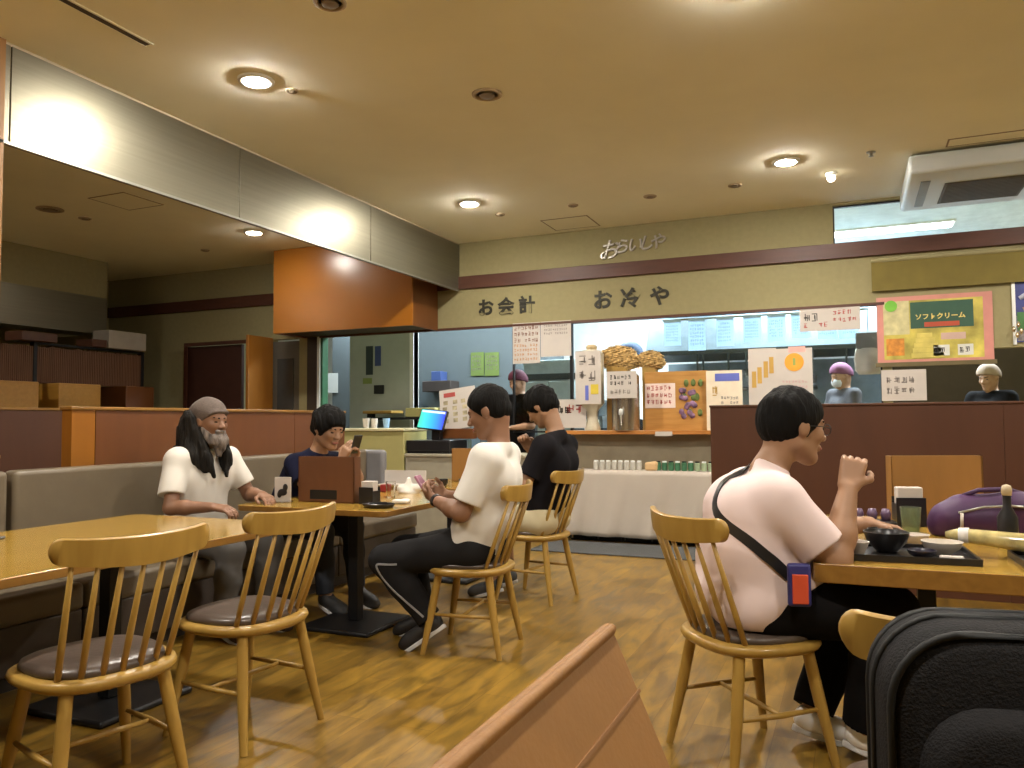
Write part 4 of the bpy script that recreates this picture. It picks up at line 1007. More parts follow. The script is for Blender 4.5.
# straw heap / baskets
def straw(nm, px, py, rx, rz, lb, y=SY+.14, base=None):
    x, _, z = onY(px, py, y)
    o = sdf_mesh(nm, [Ell((0, 0, 0), (rx, .085, rz), .02), Ell((rx*.5, 0, -rz*.3), (rx*.6, .08, rz*.7), .03)], .009, mat('straw', (.42, .27, .10), .9, var=.6, scale=40), noise=lambda P: .014*np.sin(60*P[:, 0]+9*np.sin(40*P[:, 2]))*np.sin(55*P[:, 2]+20*P[:, 1]))
    o.location = (x, y, z)
    MB().box(-rx*.5, rx*.5, -.06, .06, SZ-z, -rz*.5).build('basket_stand', M_chair, o, bevel=.004)
    return tag(o, lb, 'straw bundle')
straw('straw_bundle', 618, 358, .22, .13, 'brown straw bundle heaped behind the steel water tank', y=SY+.105)
straw('straw_bundle', 650, 360, .14, .10, 'smaller brown straw bundle above the left of the wooden display board', y=SY+.115)
# sheets that stand on the shelf behind the partition
def stand_sheet(nm, px0, py0, px1, lb, rows, extra=None, y=SY-.04, m=None):
    x0 = onY(px0, py0, y)[0]; x1 = onY(px1, py0, y)[0]; z = onY(px0, py0, y)[2]
    t = thing(nm, lb, 'sign', ((x0+x1)/2, y, SZ)); W_ = (x1-x0)/2; H_ = z-SZ
    MB().box(-W_, W_, -.003, .003, 0, H_).build('sheet', m or M_paper, t)
    MB().box(-W_*.8, W_*.8, .003, .06, 0, .02).build('foot', M_trim, t)
    for (a, b, c, d_, n_, mm) in rows:
        g = MB(); glyphs(g, -W_+2*W_*a, -W_+2*W_*b, H_*c, H_*d_, n_, -.0035, random.Random(int(px0+100*a)))
        if g.v: g.build('printed_text', mm, t)
    return t, W_, H_
t, W_, H_ = stand_sheet('shelf_sign', 706, 371, 742, 'cream sign with a blue heading just left above the red-brown partition', ((.15, .35, .55, .78, 1, mat('ochre_ink', (.50, .30, .06), .6)), (.4, .95, .42, .58, 2, M_ltink)), m=mat('paper_cream', (.76, .66, .50), .8))
MB().box(-W_*.5, W_*.85, -.006, -.003, H_*.82, H_*.95).build('blue_heading', M_inkb, t)
t, W_, H_ = stand_sheet('shelf_sign', 748, 349, 776, 'tall cream sign with slanting ochre brush marks, left half of the white pair', ())
for k, (a, b) in enumerate(((-.6, .0), (-.2, .05), (.25, .12), (.65, .17))):
    MB().box(W_*a-.02, W_*a+.02, -.006, -.003, H_*(.52+b), H_*(.72+b)).build('brush_mark', mat('ochre_ink', (.50, .30, .06), .6), t)
t, W_, H_ = stand_sheet('shelf_sign', 776, 349, 812, 'white sign with a round orange emblem, right half of the white pair', ((.15, .85, .50, .62, 2, mat('pale_red_ink', (.55, .35, .33), .6)),))
o = MB().lathe((0, 0, 0), [(.045, 0), (.085, 0), (.085, .003), (.045, .003)], 28).build('round_emblem', mat('emblem_orange', (.75, .33, .03), .6), t); o.rotation_euler = (PI/2, 0, 0); o.location = (0, -.0035, H_*.83)
MB().box(-.012, .012, -.007, -.004, H_*.79, H_*.88).build('emblem_mark', mat('emblem_green', (.25, .33, .08), .6), t)
MB().box(-.05, .10, -.005, -.003, H_*.95, H_*1.02).build('pink_tab', mat('tab_pink', (.75, .38, .33), .6), t)
x, _, z = onY(868, 332, YB+.16)
t = thing('hanging_towel', 'pale towel hanging from a grey clip inside the kitchen at the right of the hatch', 'towel', (x, YB+.18, z))
MB().box(-.11, .11, -.02, .02, -.16, .0).build('clip', mat('clip_grey', (.20, .20, .18), .6), t, bevel=.01)
n = MB(); rings = []
for z_, w_ in ((-.15, .11), (-.25, .13), (-.36, .12), (-.40, .09)): rings.append([(w_*math.cos(a)*1., .03*math.sin(a)+.008*math.sin(5*a), z_) for a in np.linspace(0, 2*PI, 25)[:-1]])
n.loft(rings); n.build('cloth', mat('towel_cream', (.60, .55, .46), .9), t, smooth=True)
MB().tube([(0, 0, 0), (0, 0, 2.25-z)], .004, 6).build('cord', M_trim, t)

# ================================================================== THINGS ON THE TABLES
def menu_box(label, loc, rz, w, h, m, slot=True, d=.07):
    t = thing('menu_holder', label, 'menu holder', loc, rz)
    b = MB(); b.box(-w/2, w/2, -d/2, -d/2+.008, 0, h); b.box(-w/2, w/2, d/2-.008, d/2, 0, h); b.box(-w/2, -w/2+.008, -d/2, d/2, 0, h); b.box(w/2-.008, w/2, -d/2, d/2, 0, h); b.box(-w/2, w/2, -d/2, d/2, 0, .008)
    b.build('case', m, t)
    if slot: MB().box(-w*.28, w*.2, -d/2-.002, -d/2+.001, .02, .075).build('slot', M_metal, t)
    for k in range(3): MB().box(-w/2+.015, w/2-.015, -.02+k*.015, -.016+k*.015, .01, h-.012-.006*k).build('menu_card', M_paper, t)
    return t
TZ = .7105
menu_box('brown menu holder with a dark slot standing on the table in front of the boy', (-2.87, 3.90, TZ), D2R(2), .39, .27, M_brownbox)
menu_box('tan menu holder on the far table, behind the phone man\'s chest', (-2.77, 5.66, TZ), D2R(3), .36, .26, M_tan, False)
menu_box('tan menu holder on the right-hand table in front of the partition', (.34, 4.12, TZ), D2R(18), .40, .30, M_tan, False)
def napkin(label, loc, rz, s=1.):
    t = thing('napkin_holder', label, 'napkin holder', loc, rz)
    b = MB(); b.box(-.055*s, .055*s, -.04, -.034, 0, .115*s); b.box(-.055*s, .055*s, .034, .04, 0, .115*s); b.box(-.055*s, .055*s, -.034, .034, 0, .008)
    b.box(-.055*s, -.049*s, -.034, .034, 0, .09*s); b.box(.049*s, .055*s, -.034, .034, 0, .09*s); b.build('holder', M_plastic, t)
    MB().box(-.047*s, .047*s, -.028, .028, .01, .155*s).build('napkins', M_paper, t, bevel=.004)
    return t
napkin('black napkin holder with white napkins right of the brown menu holder', (-2.585, 3.90, TZ), 0, .85)
napkin('black napkin holder with white napkins before the right-hand tan menu holder', (.22, 3.90, TZ), D2R(12), 1.1)
t = thing('photo_card', 'small white card with a dark animal-like picture left of the brown menu holder', 'table card', (-3.13, 3.80, TZ), D2R(4))
MB().box(-.058, .058, -.003, .003, 0, .15).build('card', M_paper, t, bevel=.006); MB().box(-.05, .05, -.03, .03, 0, .006).build('foot', M_glass, t)
sdf_mesh('picture', [Ell((0, -.004, .06), (.034, .006, .022), .003), Ell((.02, -.004, .09), (.018, .006, .022), .003), Ell((-.022, -.004, .045), (.016, .006, .020), .003)], .004, M_plastic, t)
t = thing('seasoning_tray', 'black oval tray in front of the napkin holder on the middle table', 'tray', (-2.42, 3.74, TZ), D2R(20))
m = MB(); m.loft([[(.075*q*math.cos(a)*1.25, .06*q*math.sin(a), z) for a in np.linspace(0, 2*PI, 33)[:-1]] for z, q in ((0, .8), (.006, .9), (.022, 1.0), (.024, .96), (.010, .86))]); m.build('rim', M_plastic, t, smooth=True, auto=50)
MB().box(-.05, .05, -.03, .03, .010, .030).build('pouch', M_black, t, bevel=.01)
def glass(label, loc, r=.033, h=.10, m=None, water=None):
    t = thing('water_glass', label, 'glass', loc)
    MB().lathe((0, 0, 0), [(r*.8, 0), (r, h), (r*.94, h), (r*.74, .008), (.001, .008)], 24).build('tumbler', m or M_glass, t, smooth=True, auto=50)
    if water: MB().lathe((0, 0, .009), [(.001, 0), (r*.73, 0), (r*.82, h*.5), (.001, h*.5)], 20).build('contents', water, t, smooth=True, auto=50)
    return t
glass('clear water glass on the middle table near the phone man\'s hands', (-2.68, 4.28, TZ))
t = sdf_mesh('folded_napkin', [RBox((0, 0, .012), (.05, .028, .010), .006), Ell((.02, .01, .018), (.025, .018, .010), .01)], .004, M_white); t.location = (-2.42, 3.98, TZ); tag(t, 'white folded napkin beside the phone man\'s wrist', 'napkin')
o = sdf_mesh('crumpled_napkin', [Cone((0, 0, .01), (0, 0, .085), .06, .012, .02), Ell((.05, .01, .03), (.04, .04, .03), .02), Ell((-.05, -.01, .025), (.035, .03, .025), .02)], .005, M_white, noise=folds(.006, 70, 1)); o.location = (-2.74, 4.60, TZ); tag(o, 'heap of crumpled white napkins at the far edge of the middle table', 'napkins')
o = MB().box(-.03, .03, -.03, .03, 0, .05).build('red_box', mat('box_red', (.30, .03, .03), .5), bevel=.005); o.location = (-2.93, 4.62, TZ); tag(o, 'small red box left of the crumpled napkins', 'box')
t = thing('place_tray', 'pale tray of papers on the far table behind the crumpled napkins', 'tray', (-3.12, 5.12, TZ), D2R(5))
MB().box(-.16, .20, -.06, .06, 0, .012).build('tray', M_paper, t, bevel=.004); MB().box(-.15, .19, .035, .045, .012, .11).build('upright_paper', M_paper, t)
for i, (x, y, m_) in enumerate(((-2.66, 5.25, M_plastic), (-2.54, 5.32, M_paper), (-2.80, 5.2, M_plastic))):
    o = MB().lathe((0, 0, 0), [(.022, 0), (.032, .01), (.036, .05), (.032, .05), (.026, .012), (.001, .012)], 18).build('small_bowl', m_, smooth=True, auto=50); o.location = (x, y, TZ); tag(o, ['small black bowl in the middle on the far table', 'small white bowl at the right on the far table', 'small black bowl at the left on the far table'][i], 'bowl')
o = MB().box(-.075, .075, -.05, .05, 0, .010).build('tablet_computer', mat('tablet_grey', (.12, .13, .14), .2), bevel=.004); o.location = (-3.30, 2.13, TZ); o.rotation_euler = (0, 0, D2R(20)); tag(o, 'flat grey tablet on the long left table at the photo edge', 'tablet')
o = MB().box(-.06, .06, -.01, .01, 0, .008).build('chopstick_sleeve', M_chair, bevel=.002); o.location = (-3.10, 2.02, TZ); tag(o, 'small wooden stick beside the grey tablet', 'chopsticks')
# right-hand table
def tray(label, x, y, rz, w=.36, d=.27):
    t = thing('serving_tray', label, 'tray', (x, y, TZ), rz, 'black serving trays')
    MB().box(-w/2+.005, w/2-.005, -d/2+.005, d/2-.005, 0, .008).build('tray_floor', M_plastic, t, bevel=.002)
    r = MB(); r.box(-w/2, w/2, -d/2, -d/2+.01, 0, .022); r.box(-w/2, w/2, d/2-.01, d/2, 0, .022); r.box(-w/2, -w/2+.01, -d/2+.01, d/2-.01, 0, .022); r.box(w/2-.01, w/2, -d/2+.01, d/2-.01, 0, .022); r.build('rim', M_plastic, t)
    return t
tray('black serving tray in front of the pink-shirted man', .16, 3.04, D2R(4), .40, .30)
tray('black serving tray at the right edge under the shiny roll', .66, 3.02, D2R(3), .36, .28)
def bowl(label, x, y, z, r, h, m, inner=None, g=None):
    t = thing('bowl', label, 'bowl', (x, y, z), 0, g)
    MB().lathe((0, 0, 0), [(r*.45, 0), (r*.5, .006), (r*.85, h*.5), (r, h), (r*.95, h), (r*.8, h*.5), (.001, h*.22)], 28).build('shell', m, t, smooth=True, auto=60)
    if inner: MB().lathe((0, 0, 0), [(.001, h*.62), (r*.6, h*.66), (r*.82, h*.6), (r*.5, h*.4), (.001, h*.4)], 20).build('contents', inner, t, smooth=True)
    return t
bowl('large black bowl on the tray beside the pink-shirted man\'s elbow', .10, 3.06, TZ+.009, .075, .07, M_plastic)
bowl('black soup bowl at the back left of the tray', .10, 3.28, TZ, .06, .06, M_plastic)
bowl('small white dish at the left end of the tray', .02, 3.10, TZ+.009, .042, .045, M_paper) if False else None
bowl('small dark sauce dish at the front edge of the tray', .20, 2.90+.04, TZ+.009, .045, .03, mat('dark_navy_glaze', (.015, .014, .03), .3))
bowl('white dish with yellow food on the right part of the tray', .27, 3.06, TZ+.009, .065, .045, M_paper, mat('yellow_food', (.62, .48, .14), .6, var=.5, scale=30))
bowl('white dish behind the yellow food near the green glass', .20, 3.32, TZ, .055, .04, M_paper, mat('pale_food', (.62, .56, .42), .6, var=.3, scale=30))
o = MB().lathe((0, 0, 0), [(.02, 0), (.04, .045), (.036, .045), (.018, .006), (.001, .006)], 20).build('sake_cup', M_paper, smooth=True, auto=50); o.location = (.005, 2.96, TZ+.009); tag(o, 'small white cup at the left end of the tray beside the elbow', 'cup')
o = MB().box(-.035, .035, -.012, .012, 0, .018).build('chopstick_rest', M_paper, bevel=.005); o.location = (.285, 2.955-.03, TZ+.009); tag(o, 'small white chopstick rest at the front right corner of the tray', 'chopstick rest')
glass('green-tinted glass in front of the napkin holder on the right-hand table', (.21, 3.62, TZ), .04, .11, mat('green_glass', (.55, .68, .50), .05, trans=.9))
glass('clear glass of pale drink at the left rear of the right-hand table', (-.02, 3.86, TZ), .036, .11, None, mat('pale_drink', (.62, .56, .40), .3))
t = thing('small_jars_tray', 'low dark seasoning rack left of the napkin holder on the right-hand table', 'seasoning rack', (.07, 3.80, TZ), D2R(10))
MB().box(-.09, .09, -.05, .05, 0, .03).build('rack', M_plastic, t, bevel=.005)
for k in range(3): MB().lathe((-.055+k*.055, 0, .03), [(.018, 0), (.022, .03), (.015, .05), (.001, .052)], 14).build('jar', mat('jar_purple', (.10, .06, .12), .3), t, smooth=True)
glass('clear tumbler in front of the purple bag', (.60, 3.30, TZ), .035, .12)
o = MB().lathe((0, 0, 0), [(.03, 0), (.034, .01), (.034, .11), (.014, .15), (.014, .19), (.001, .19)], 20).build('sauce_bottle', M_plastic, smooth=True, auto=40); o.location = (.51, 3.36, TZ); tag(o, 'dark sauce bottle in front of the purple bag', 'bottle')
o = MB().lathe((0, 0, 0), [(.001, 0), (.016, .0), (.018, .02), (.014, .035), (.001, .04)], 14).build('sauce_cap', mat('cap_tan', (.50, .40, .25), .4), smooth=True); o.parent = bpy.data.objects['sauce_bottle']; o.location = (0, 0, .19)
o = sdf_mesh('wrapped_roll', [Cone((-.26, .03, .015), (.22, -.07, .015), .020, .045, .02), Cone((-.2, .02, .02), (.24, -.075, .01), .022, .040, .01)], .006, None, noise=folds(.003, 60, 3)) if False else None
m_roll = mat('roll_wrap', (.48, .40, .17), .12, var=.35, scale=26, coat=.8)
t = thing('wrapped_roll', 'long pale yellow wrapped roll with shiny highlights lying across the right tray', 'wrapped roll', (.53, 3.10, TZ+.055))
m = MB(); m.tube([(-.24, .05, .012), (-.2, .042, .012), (0, 0, 0), (.22, -.05, -.0), (.40, -.09, -.0)], [.010, .024, .032, .036, .030], 20); m.build('wrapper', m_roll, t, smooth=True)
MB().tube([(-.20, .042, .012), (-.17, .035, .012)], [.0255, .0275], 20).build('band', mat('roll_band', (.70, .68, .66), .3), t, smooth=True)
o = MB().box(-.02, .06, -.02, .02, 0, .13).build('yellow_packet', mat('packet_yellow', (.50, .48, .06), .4), bevel=.008); o.location = (.80, 3.35, TZ); tag(o, 'yellow-green packet standing at the right edge of the photo on the table', 'packet')
o = sdf_mesh('wet_towel', [RBox((0, 0, .012), (.06, .03, .012), .01)], .005, M_white); o.location = (.70, 2.86, TZ) ; tag(o, 'pale folded wet towel at the right front edge of the right-hand table', 'towel')
# purple bag
t = thing('purple_bag', 'slouching purple nylon bag with zips lying on the right-hand table', 'bag', (.50, 3.66, TZ), D2R(10))
sdf_mesh('bag_body', [Cone((-.16, 0, .06), (.30, .02, .06), .075, .08, .04), Cone((-.10, .0, .11), (.12, .0, .12), .055, .06, .04), Ell((.26, 0, .09), (.12, .10, .085), .05)], .008, mat('purple_nylon', (.050, .012, .065), .55, var=.2, scale=8), t, noise=folds(.008, 38, 4), clips=[((0, 0, 0.001), (0, 0, -1))])
MB().tube([(-.14, -.08, .10), (-.05, -.085, .125), (.05, -.08, .13), (.16, -.08, .12)], .005, 8).build('zip', M_trim, t, smooth=True)
MB().tube([(-.13, -.085, .10), (-.135, -.095, .04)], .006, 8).build('zip_pull', M_paper, t, smooth=True)
MB().tube([(-.10, .0, .16), (-.05, -.02, .185), (.05, -.02, .19), (.12, .0, .17)], .009, 8).build('bag_handle', mat('purple_strap', (.05, .018, .07), .6), t, smooth=True)

# ================================================================== FOREGROUND
make_table('oak table of the photographer carrying the tan menu stand, below the frame', -.95, .10, -.55, .74, [(-.45, .0)])
t = thing('menu_stand', 'orange-tan slanted menu stand in the near foreground at bottom centre', 'menu stand', (-.19, .43, 1.013))
def leaf(sg):
    Mx = Matrix.Rotation(D2R(-24*sg), 4, 'Y')
    return Mx
m_fg = mat('tan_leather', (.25, .115, .026), .62, var=.05, scale=30, bump=.05, bscale=160)
MB().box(-.008, 0, -.22, .215, -.333, 0, M=leaf(1)).build('front_leaf', m_fg, t, bevel=.0035, seg=4)
MB().box(0, .008, -.22, .215, -.333, 0, M=leaf(-1)).build('rear_leaf', m_fg, t, bevel=.0035, seg=4)
MB().box(0, .0012, -.22, .215, -.060, -.0575, M=leaf(1)).build('seam', mat('tan_seam', (.22, .10, .03), .6), t)
MB().box(-.02, .02, -.22, .215, -.006, .0) if False else None
# black backpack
t = thing('backpack', 'big black canvas backpack hung on the back of the chair at lower right', 'backpack', (.285, 1.205, .398), D2R(10))
W_ = .275
def bagoutline(q, z0=0, z1=.53, r=.095, n=9):
    pts = []
    for (sx, zc, a0) in ((1, z1-r, 0), (-1, z1-r, 90)):
        for k in range(n): a = D2R(a0+90*k/(n-1)); pts.append((sx*(W_-r)+r*math.cos(a), zc+r*math.sin(a)))
    for (sx, zc, a0) in ((-1, z0+.05, 180), (1, z0+.05, 270)):
        for k in range(5): a = D2R(a0+90*k/4); pts.append((sx*(W_-.05)+.05*math.cos(a), zc+.05*math.sin(a)))
    cx_, cz = 0, (z0+z1)/2
    return [((x-cx_)*q, (z-cz)*q+cz) for x, z in pts]
m = MB(); m.loft([[(x, y, z) for x, z in bagoutline(q)] for y, q in ((-.085, .90), (-.075, .955), (-.055, .985), (0, 1.0), (.055, .985), (.08, .95))]); m.build('main_pouch', M_canvas, t, smooth=True, auto=70)
m = MB(); m.loft([[(x, y, z) for x, z in bagoutline(q, .0, .47, .09)] for y, q in ((-.118, .78), (-.108, .84), (-.08, .88))]); m.build('front_pocket', M_canvas, t, smooth=True, auto=70)
for q, y, r in ((.972, -.075, .005), (1.0, -.012, .004), (.99, .03, .004)):
    o_ = [(x, y, z) for x, z in bagoutline(q)][:18]
    m = MB(); m.tube([(o_[0][0], y, .05)]+o_+[(o_[-1][0], y, .05)], r, 8); m.build('piping', mat('piping_grey', (.012, .0125, .012), .6, spec=.3), t, smooth=True)
m = MB(); m.tube([(-.12, -.112, .36), (-.02, -.121, .27), (.12, -.119, .20), (.19, -.108, .17)], .006, 8); m.build('crease_strap', M_black, t, smooth=True)
MB().tube([(-.05, .06, .50), (-.05, .10, .525), (.05, .10, .525), (.05, .06, .50)], .008, 8).build('top_loop', M_black, t, smooth=True)
for sx in (-1, 1):
    m = MB(); m.tube([(sx*.10, .075, .44), (sx*.10, .12, .46), (sx*.10, .15, .40), (sx*.10, .14, .25), (sx*.10, .085, .1)], .012, 8); m.build('shoulder_strap', M_black, t, smooth=True)

# ================================================================== PEOPLE
def person(name, label, loc, deg):
    return thing(name, label, 'person', (loc[0], loc[1], 0), D2R(deg))
# --- A: man in white T-shirt with a phone
A = person('person', 'man in a white T-shirt and dark trousers looking down at a pink phone', (-1.90, 3.78), 188)
hrA = rotm(.32, 0.05, 0)
JA = dict(pelvis=(-.05, 0, .535), waist=(-.10, 0, .68), chest=(-.155, 0, .88), neck=(-.185, 0, 1.045), head=(-.125, 0, 1.235), hrot=hrA, hs=1.10,
          shL=(-.17, .195, .985), shR=(-.165, -.195, .985), elL=(-.06, .25, .725), elR=(-.04, -.24, .73), wrL=(.135, .11, .775), wrR=(.14, -.09, .78),
          hipL=(-.07, .10, .53), hipR=(-.07, -.10, .53), knL=(.40, .14, .455), knR=(.41, -.15, .46), anL=(.14, .13, .145), anR=(.28, -.13, .10), toeL=(.30, .13, .035), toeR=(.44, -.13, .035),
          handL=((.10, -.06, .045), (.2, -.6, .5), (.2, 0, 1), 1., (.9, 1.0, 1.0, 1.0), .6), handR=((.10, .06, .04), (.2, .6, .5), (.2, 0, 1), 1., (.9, 1.0, 1.0, 1.0), .6))
build_person(A, JA, M_skinr, M_white, M_dkgrey, h=.006, bulk=1.12, sleeve=.80, seed=1, foldamp=.0045, shirt_k=.020)
face_bits(A, JA['head'], hrA, 1.10)
hp, hc = hair_prims(JA['head'], hrA, 1.10, .012, -.005)
sdf_mesh('hair', hp, .006, M_hair, A, noise=hairnoise(.0025), clips=[hc])
M_phone = mat('phone_pink', (.45, .20, .28), .25)
o = MB().box(-.008, .008, -.036, .036, -.07, .07).build('smartphone', M_phone, bevel=.004); o.matrix_world = A.matrix_basis.copy() if False else Matrix.Translation((-1.90, 3.78, 0)) @ Matrix.Rotation(D2R(188), 4, 'Z') @ Matrix.Translation((.235, .01, .835)) @ Matrix.Rotation(D2R(35), 4, 'Y')
tag(o, 'pink-cased smartphone in the hands of the man in the white T-shirt', 'phone')
M_shoed = mat('shoe_black', (.02, .02, .022), .5)
shoe(A, JA['anL'], JA['toeL'], M_shoed, M_rubw); shoe(A, JA['anR'], JA['toeR'], M_shoed, M_rubw)
M_sock = mat('sock_grey', (.22, .19, .18), .9)
for sd in 'LR': sdf_mesh('sock', [Cone(JA['an'+sd], lerp(JA['an'+sd], JA['kn'+sd], .28), .040, .046, .01)], .006, M_sock, A)
# white side stripe on trousers: thin tube laid on the outer leg
def strip(parent, target, pts, name, m, width=.008, lift=.002, outward=None, thick=.003):
    from mathutils.bvhtree import BVHTree
    bv = BVHTree.FromPolygons([v.co for v in target.data.vertices], [p.vertices[:] for p in target.data.polygons])
    P = []; N = []
    dense = []
    for a, b in zip(pts[:-1], pts[1:]):
        for k in range(8): dense.append(Vector(lerp(a, b, k/8)))
    dense.append(Vector(pts[-1]))
    for p in dense:
        q, n_, i_, d__ = bv.find_nearest(p); P.append(q+n_*lift); N.append(n_)
    for _ in range(4):
        P = [P[0]]+[(P[i-1]+P[i]*2+P[i+1])/4 for i in range(1, len(P)-1)]+[P[-1]]
        N = [N[0]]+[((N[i-1]+N[i]*2+N[i+1])/4).normalized() for i in range(1, len(N)-1)]+[N[-1]]
    rings = []
    for i, p in enumerate(P):
        tg = (P[min(i+1, len(P)-1)]-P[max(i-1, 0)]).normalized(); s_ = tg.cross(N[i]).normalized()
        rings.append([p+s_*width/2, p+s_*width/2+N[i]*thick, p-s_*width/2+N[i]*thick, p-s_*width/2])
    return MB().loft(rings).build(name, m, parent, smooth=True, auto=50)
def child(o, nm): return [c for c in children(o) if c.name.split('.')[0] == nm][0]
strip(A, child(A, 'trousers'), [(.30, .26, .45), (.42, .26, .45), (.40, .25, .36), (.28, .25, .27), (.16, .22, .19)], 'side_stripe', mat('stripe_grey', (.30, .30, .31), .7), .010)
# wrist watch
w0 = np.array(lerp(JA['elL'], JA['wrL'], .93)); wd = unit(np.array(JA['wrL'])-np.array(JA['elL']))
MB().tube([tuple(w0-wd*.010), tuple(w0+wd*.010)], .0345, 20).build('watch_strap', M_plastic, A, smooth=True, auto=50)

# --- B: man in black T-shirt eating
B = person('person', 'man in a black T-shirt and beige shorts bent over his meal at the far table', (-1.965, 5.0), 176)
hrB = rotm(.62, 0, 0)
JB = dict(pelvis=(.0, 0, .535), waist=(-.06, 0, .68), chest=(-.13, 0, .90), neck=(-.145, 0, 1.085), head=(-.025, 0, 1.28), hrot=hrB, hs=1.06,
          shL=(-.13, .20, 1.01), shR=(-.13, -.20, 1.01), elL=(-.02, .26, .765), elR=(.04, -.25, .80), wrL=(.18, .15, .84), wrR=(.12, -.10, 1.0),
          hipL=(-.07, .10, .53), hipR=(-.07, -.10, .53), knL=(.36, .15, .49), knR=(.36, -.15, .49), anL=(.26, .15, .09), anR=(.30, -.15, .09), toeL=(.42, .16, .04), toeR=(.46, -.16, .04),
          handL=((.08, -.05, .06), (.3, -.7, .2), (0, 0, 1), 1., (1., 1.1, 1.1, 1.1), .7), handR=((.02, .05, .08), (-.2, .8, .0), (-.3, 0, 1), 1., (1., 1.1, 1.1, 1.1), .7))
build_person(B, JB, M_skin, mat('black_tee', (.009, .008, .010), .9, var=.15, spec=.15), None or mat('beige_shorts', (.50, .43, .27), .85), h=.0065, bulk=1.06, sleeve=.75, shorts=.9, seed=4)
face_bits(B, JB['head'], hrB, 1.06, mouth=False)
hp, hc = hair_prims(JB['head'], hrB, 1.06, .020, .01, .02)
sdf_mesh('hair', hp, .0065, M_hair, B, noise=hairnoise(.004), clips=[hc])
for sd in 'LR': shoe(B, JB['an'+sd], JB['toe'+sd], mat('shoe_grey', (.07, .075, .08), .6), M_rubw)

# --- C: bearded man with knit cap
C = person('person', 'bearded man with a grey-brown knit cap, long dark hair and white T-shirt on the bench', (-3.60, 3.58), -6)
hrC = rotm(.04, .0, 0)
JC = dict(pelvis=(0, 0, .535), waist=(.02, 0, .68), chest=(.045, 0, .86), neck=(.065, 0, 1.02), head=(.13, 0, 1.195), hrot=hrC, hs=1.03,
          shL=(.075, .185, .965), shR=(.065, -.185, .965), elL=(.16, .27, .745), elR=(.13, -.265, .715), wrL=(.345, .20, .755), wrR=(.36, -.17, .720),
          hipL=(.02, .10, .53), hipR=(.02, -.10, .53), knL=(.47, .14, .49), knR=(.47, -.14, .49), anL=(.44, .14, .09), anR=(.42, -.14, .09), toeL=(.60, .15, .04), toeR=(.58, -.15, .04),
          handL=((.10, -.04, -.015), (0, 0, -1), (0, -1, 0), 1., (.4, .45, .5, .5), .3), handR=((.10, .03, -.012), (0, .2, -1), (0, 1, 0), 1., (.5, .55, .6, .6), .4))
build_person(C, JC, M_skinr, M_white, mat('grey_trousers', (.09, .085, .08), .85), h=.006, bulk=1.0, sleeve=.72, seed=6, foldamp=.008)
face_bits(C, JC['head'], hrC, 1.03)
hc_ = np.array(JC['head'])
def CH(p): return tuple(hc_+np.array(p)*1.03)
M_cap = mat('knit_cap', (.13, .10, .085), .95, var=.2, scale=70, stretch=(1, 1, 4), bump=.5, bscale=160)
sdf_mesh('knit_cap', [Ell(CH((-.02, 0, .045)), (.112, .095, .100), .02), Ell(CH((-.080, 0, .0)), (.078, .088, .10), .04), Cone(CH((.075, -.04, .040)), CH((.075, .04, .040)), .022, .022, .02)], .006, M_cap, C,
         noise=folds(.002, 70, 2), clips=[(CH((.06, 0, .030)), tuple(unit((.62, 0, -1.0))))])
M_hairg = mat('long_dark_hair', (.014, .012, .010), .7, spec=.15, var=.5, scale=50, stretch=(1, 1, .1), bump=.6, bscale=110)
hl = []
for k in range(7):
    y = -.084+k*.028; hl.append(Cone(CH((-.095+.25*y*y, y, .02)), CH((-.145+.1*abs(y), y*1.35, -.19)), .036, .028, .04))
for sy in (1, -1):
    hl += [Cone(CH((-.050, sy*.082, .01)), CH((-.02, sy*.098, -.19)), .038, .040, .04), Cone(CH((-.02, sy*.098, -.19)), CH((.055, sy*.070, -.27)), .040, .022, .03), Cone(CH((-.07, sy*.085, 0)), CH((-.09, sy*.115, -.22)), .040, .028, .04),
           Cone(CH((.0, sy*.072, -.05)), CH((.05, sy*.070, -.22)), .024, .030, .03), Cone(CH((.05, sy*.070, -.20)), CH((.085, sy*.045, -.31)), .028, .010, .02)]
sdf_mesh('long_hair', hl, .006, M_hairg, C, noise=hairnoise(.005))
bl = [Cone(CH((.015, sy*.066, -.045)), CH((.060, sy*.045, -.105)), .018, .026, .02) for sy in (1, -1)]
bl += [Ell(CH((.075, 0, -.105)), (.038, .045, .040), .03), Cone(CH((.070, 0, -.12)), CH((.075, 0, -.19)), .040, .018, .03),
       Cone(CH((.094, -.028, -.058)), CH((.094, .028, -.058)), .0095, .0095, .006)]
sdf_mesh('beard', bl, .005, mat('grey_beard', (.16, .135, .12), .8, var=.7, scale=40, stretch=(1, 1, .2), bump=.6, bscale=120), C, noise=hairnoise(.0045))
for sd in 'LR': shoe(C, JC['an'+sd], JC['toe'+sd], mat('shoe_brown', (.05, .03, .025), .6), M_rubw)

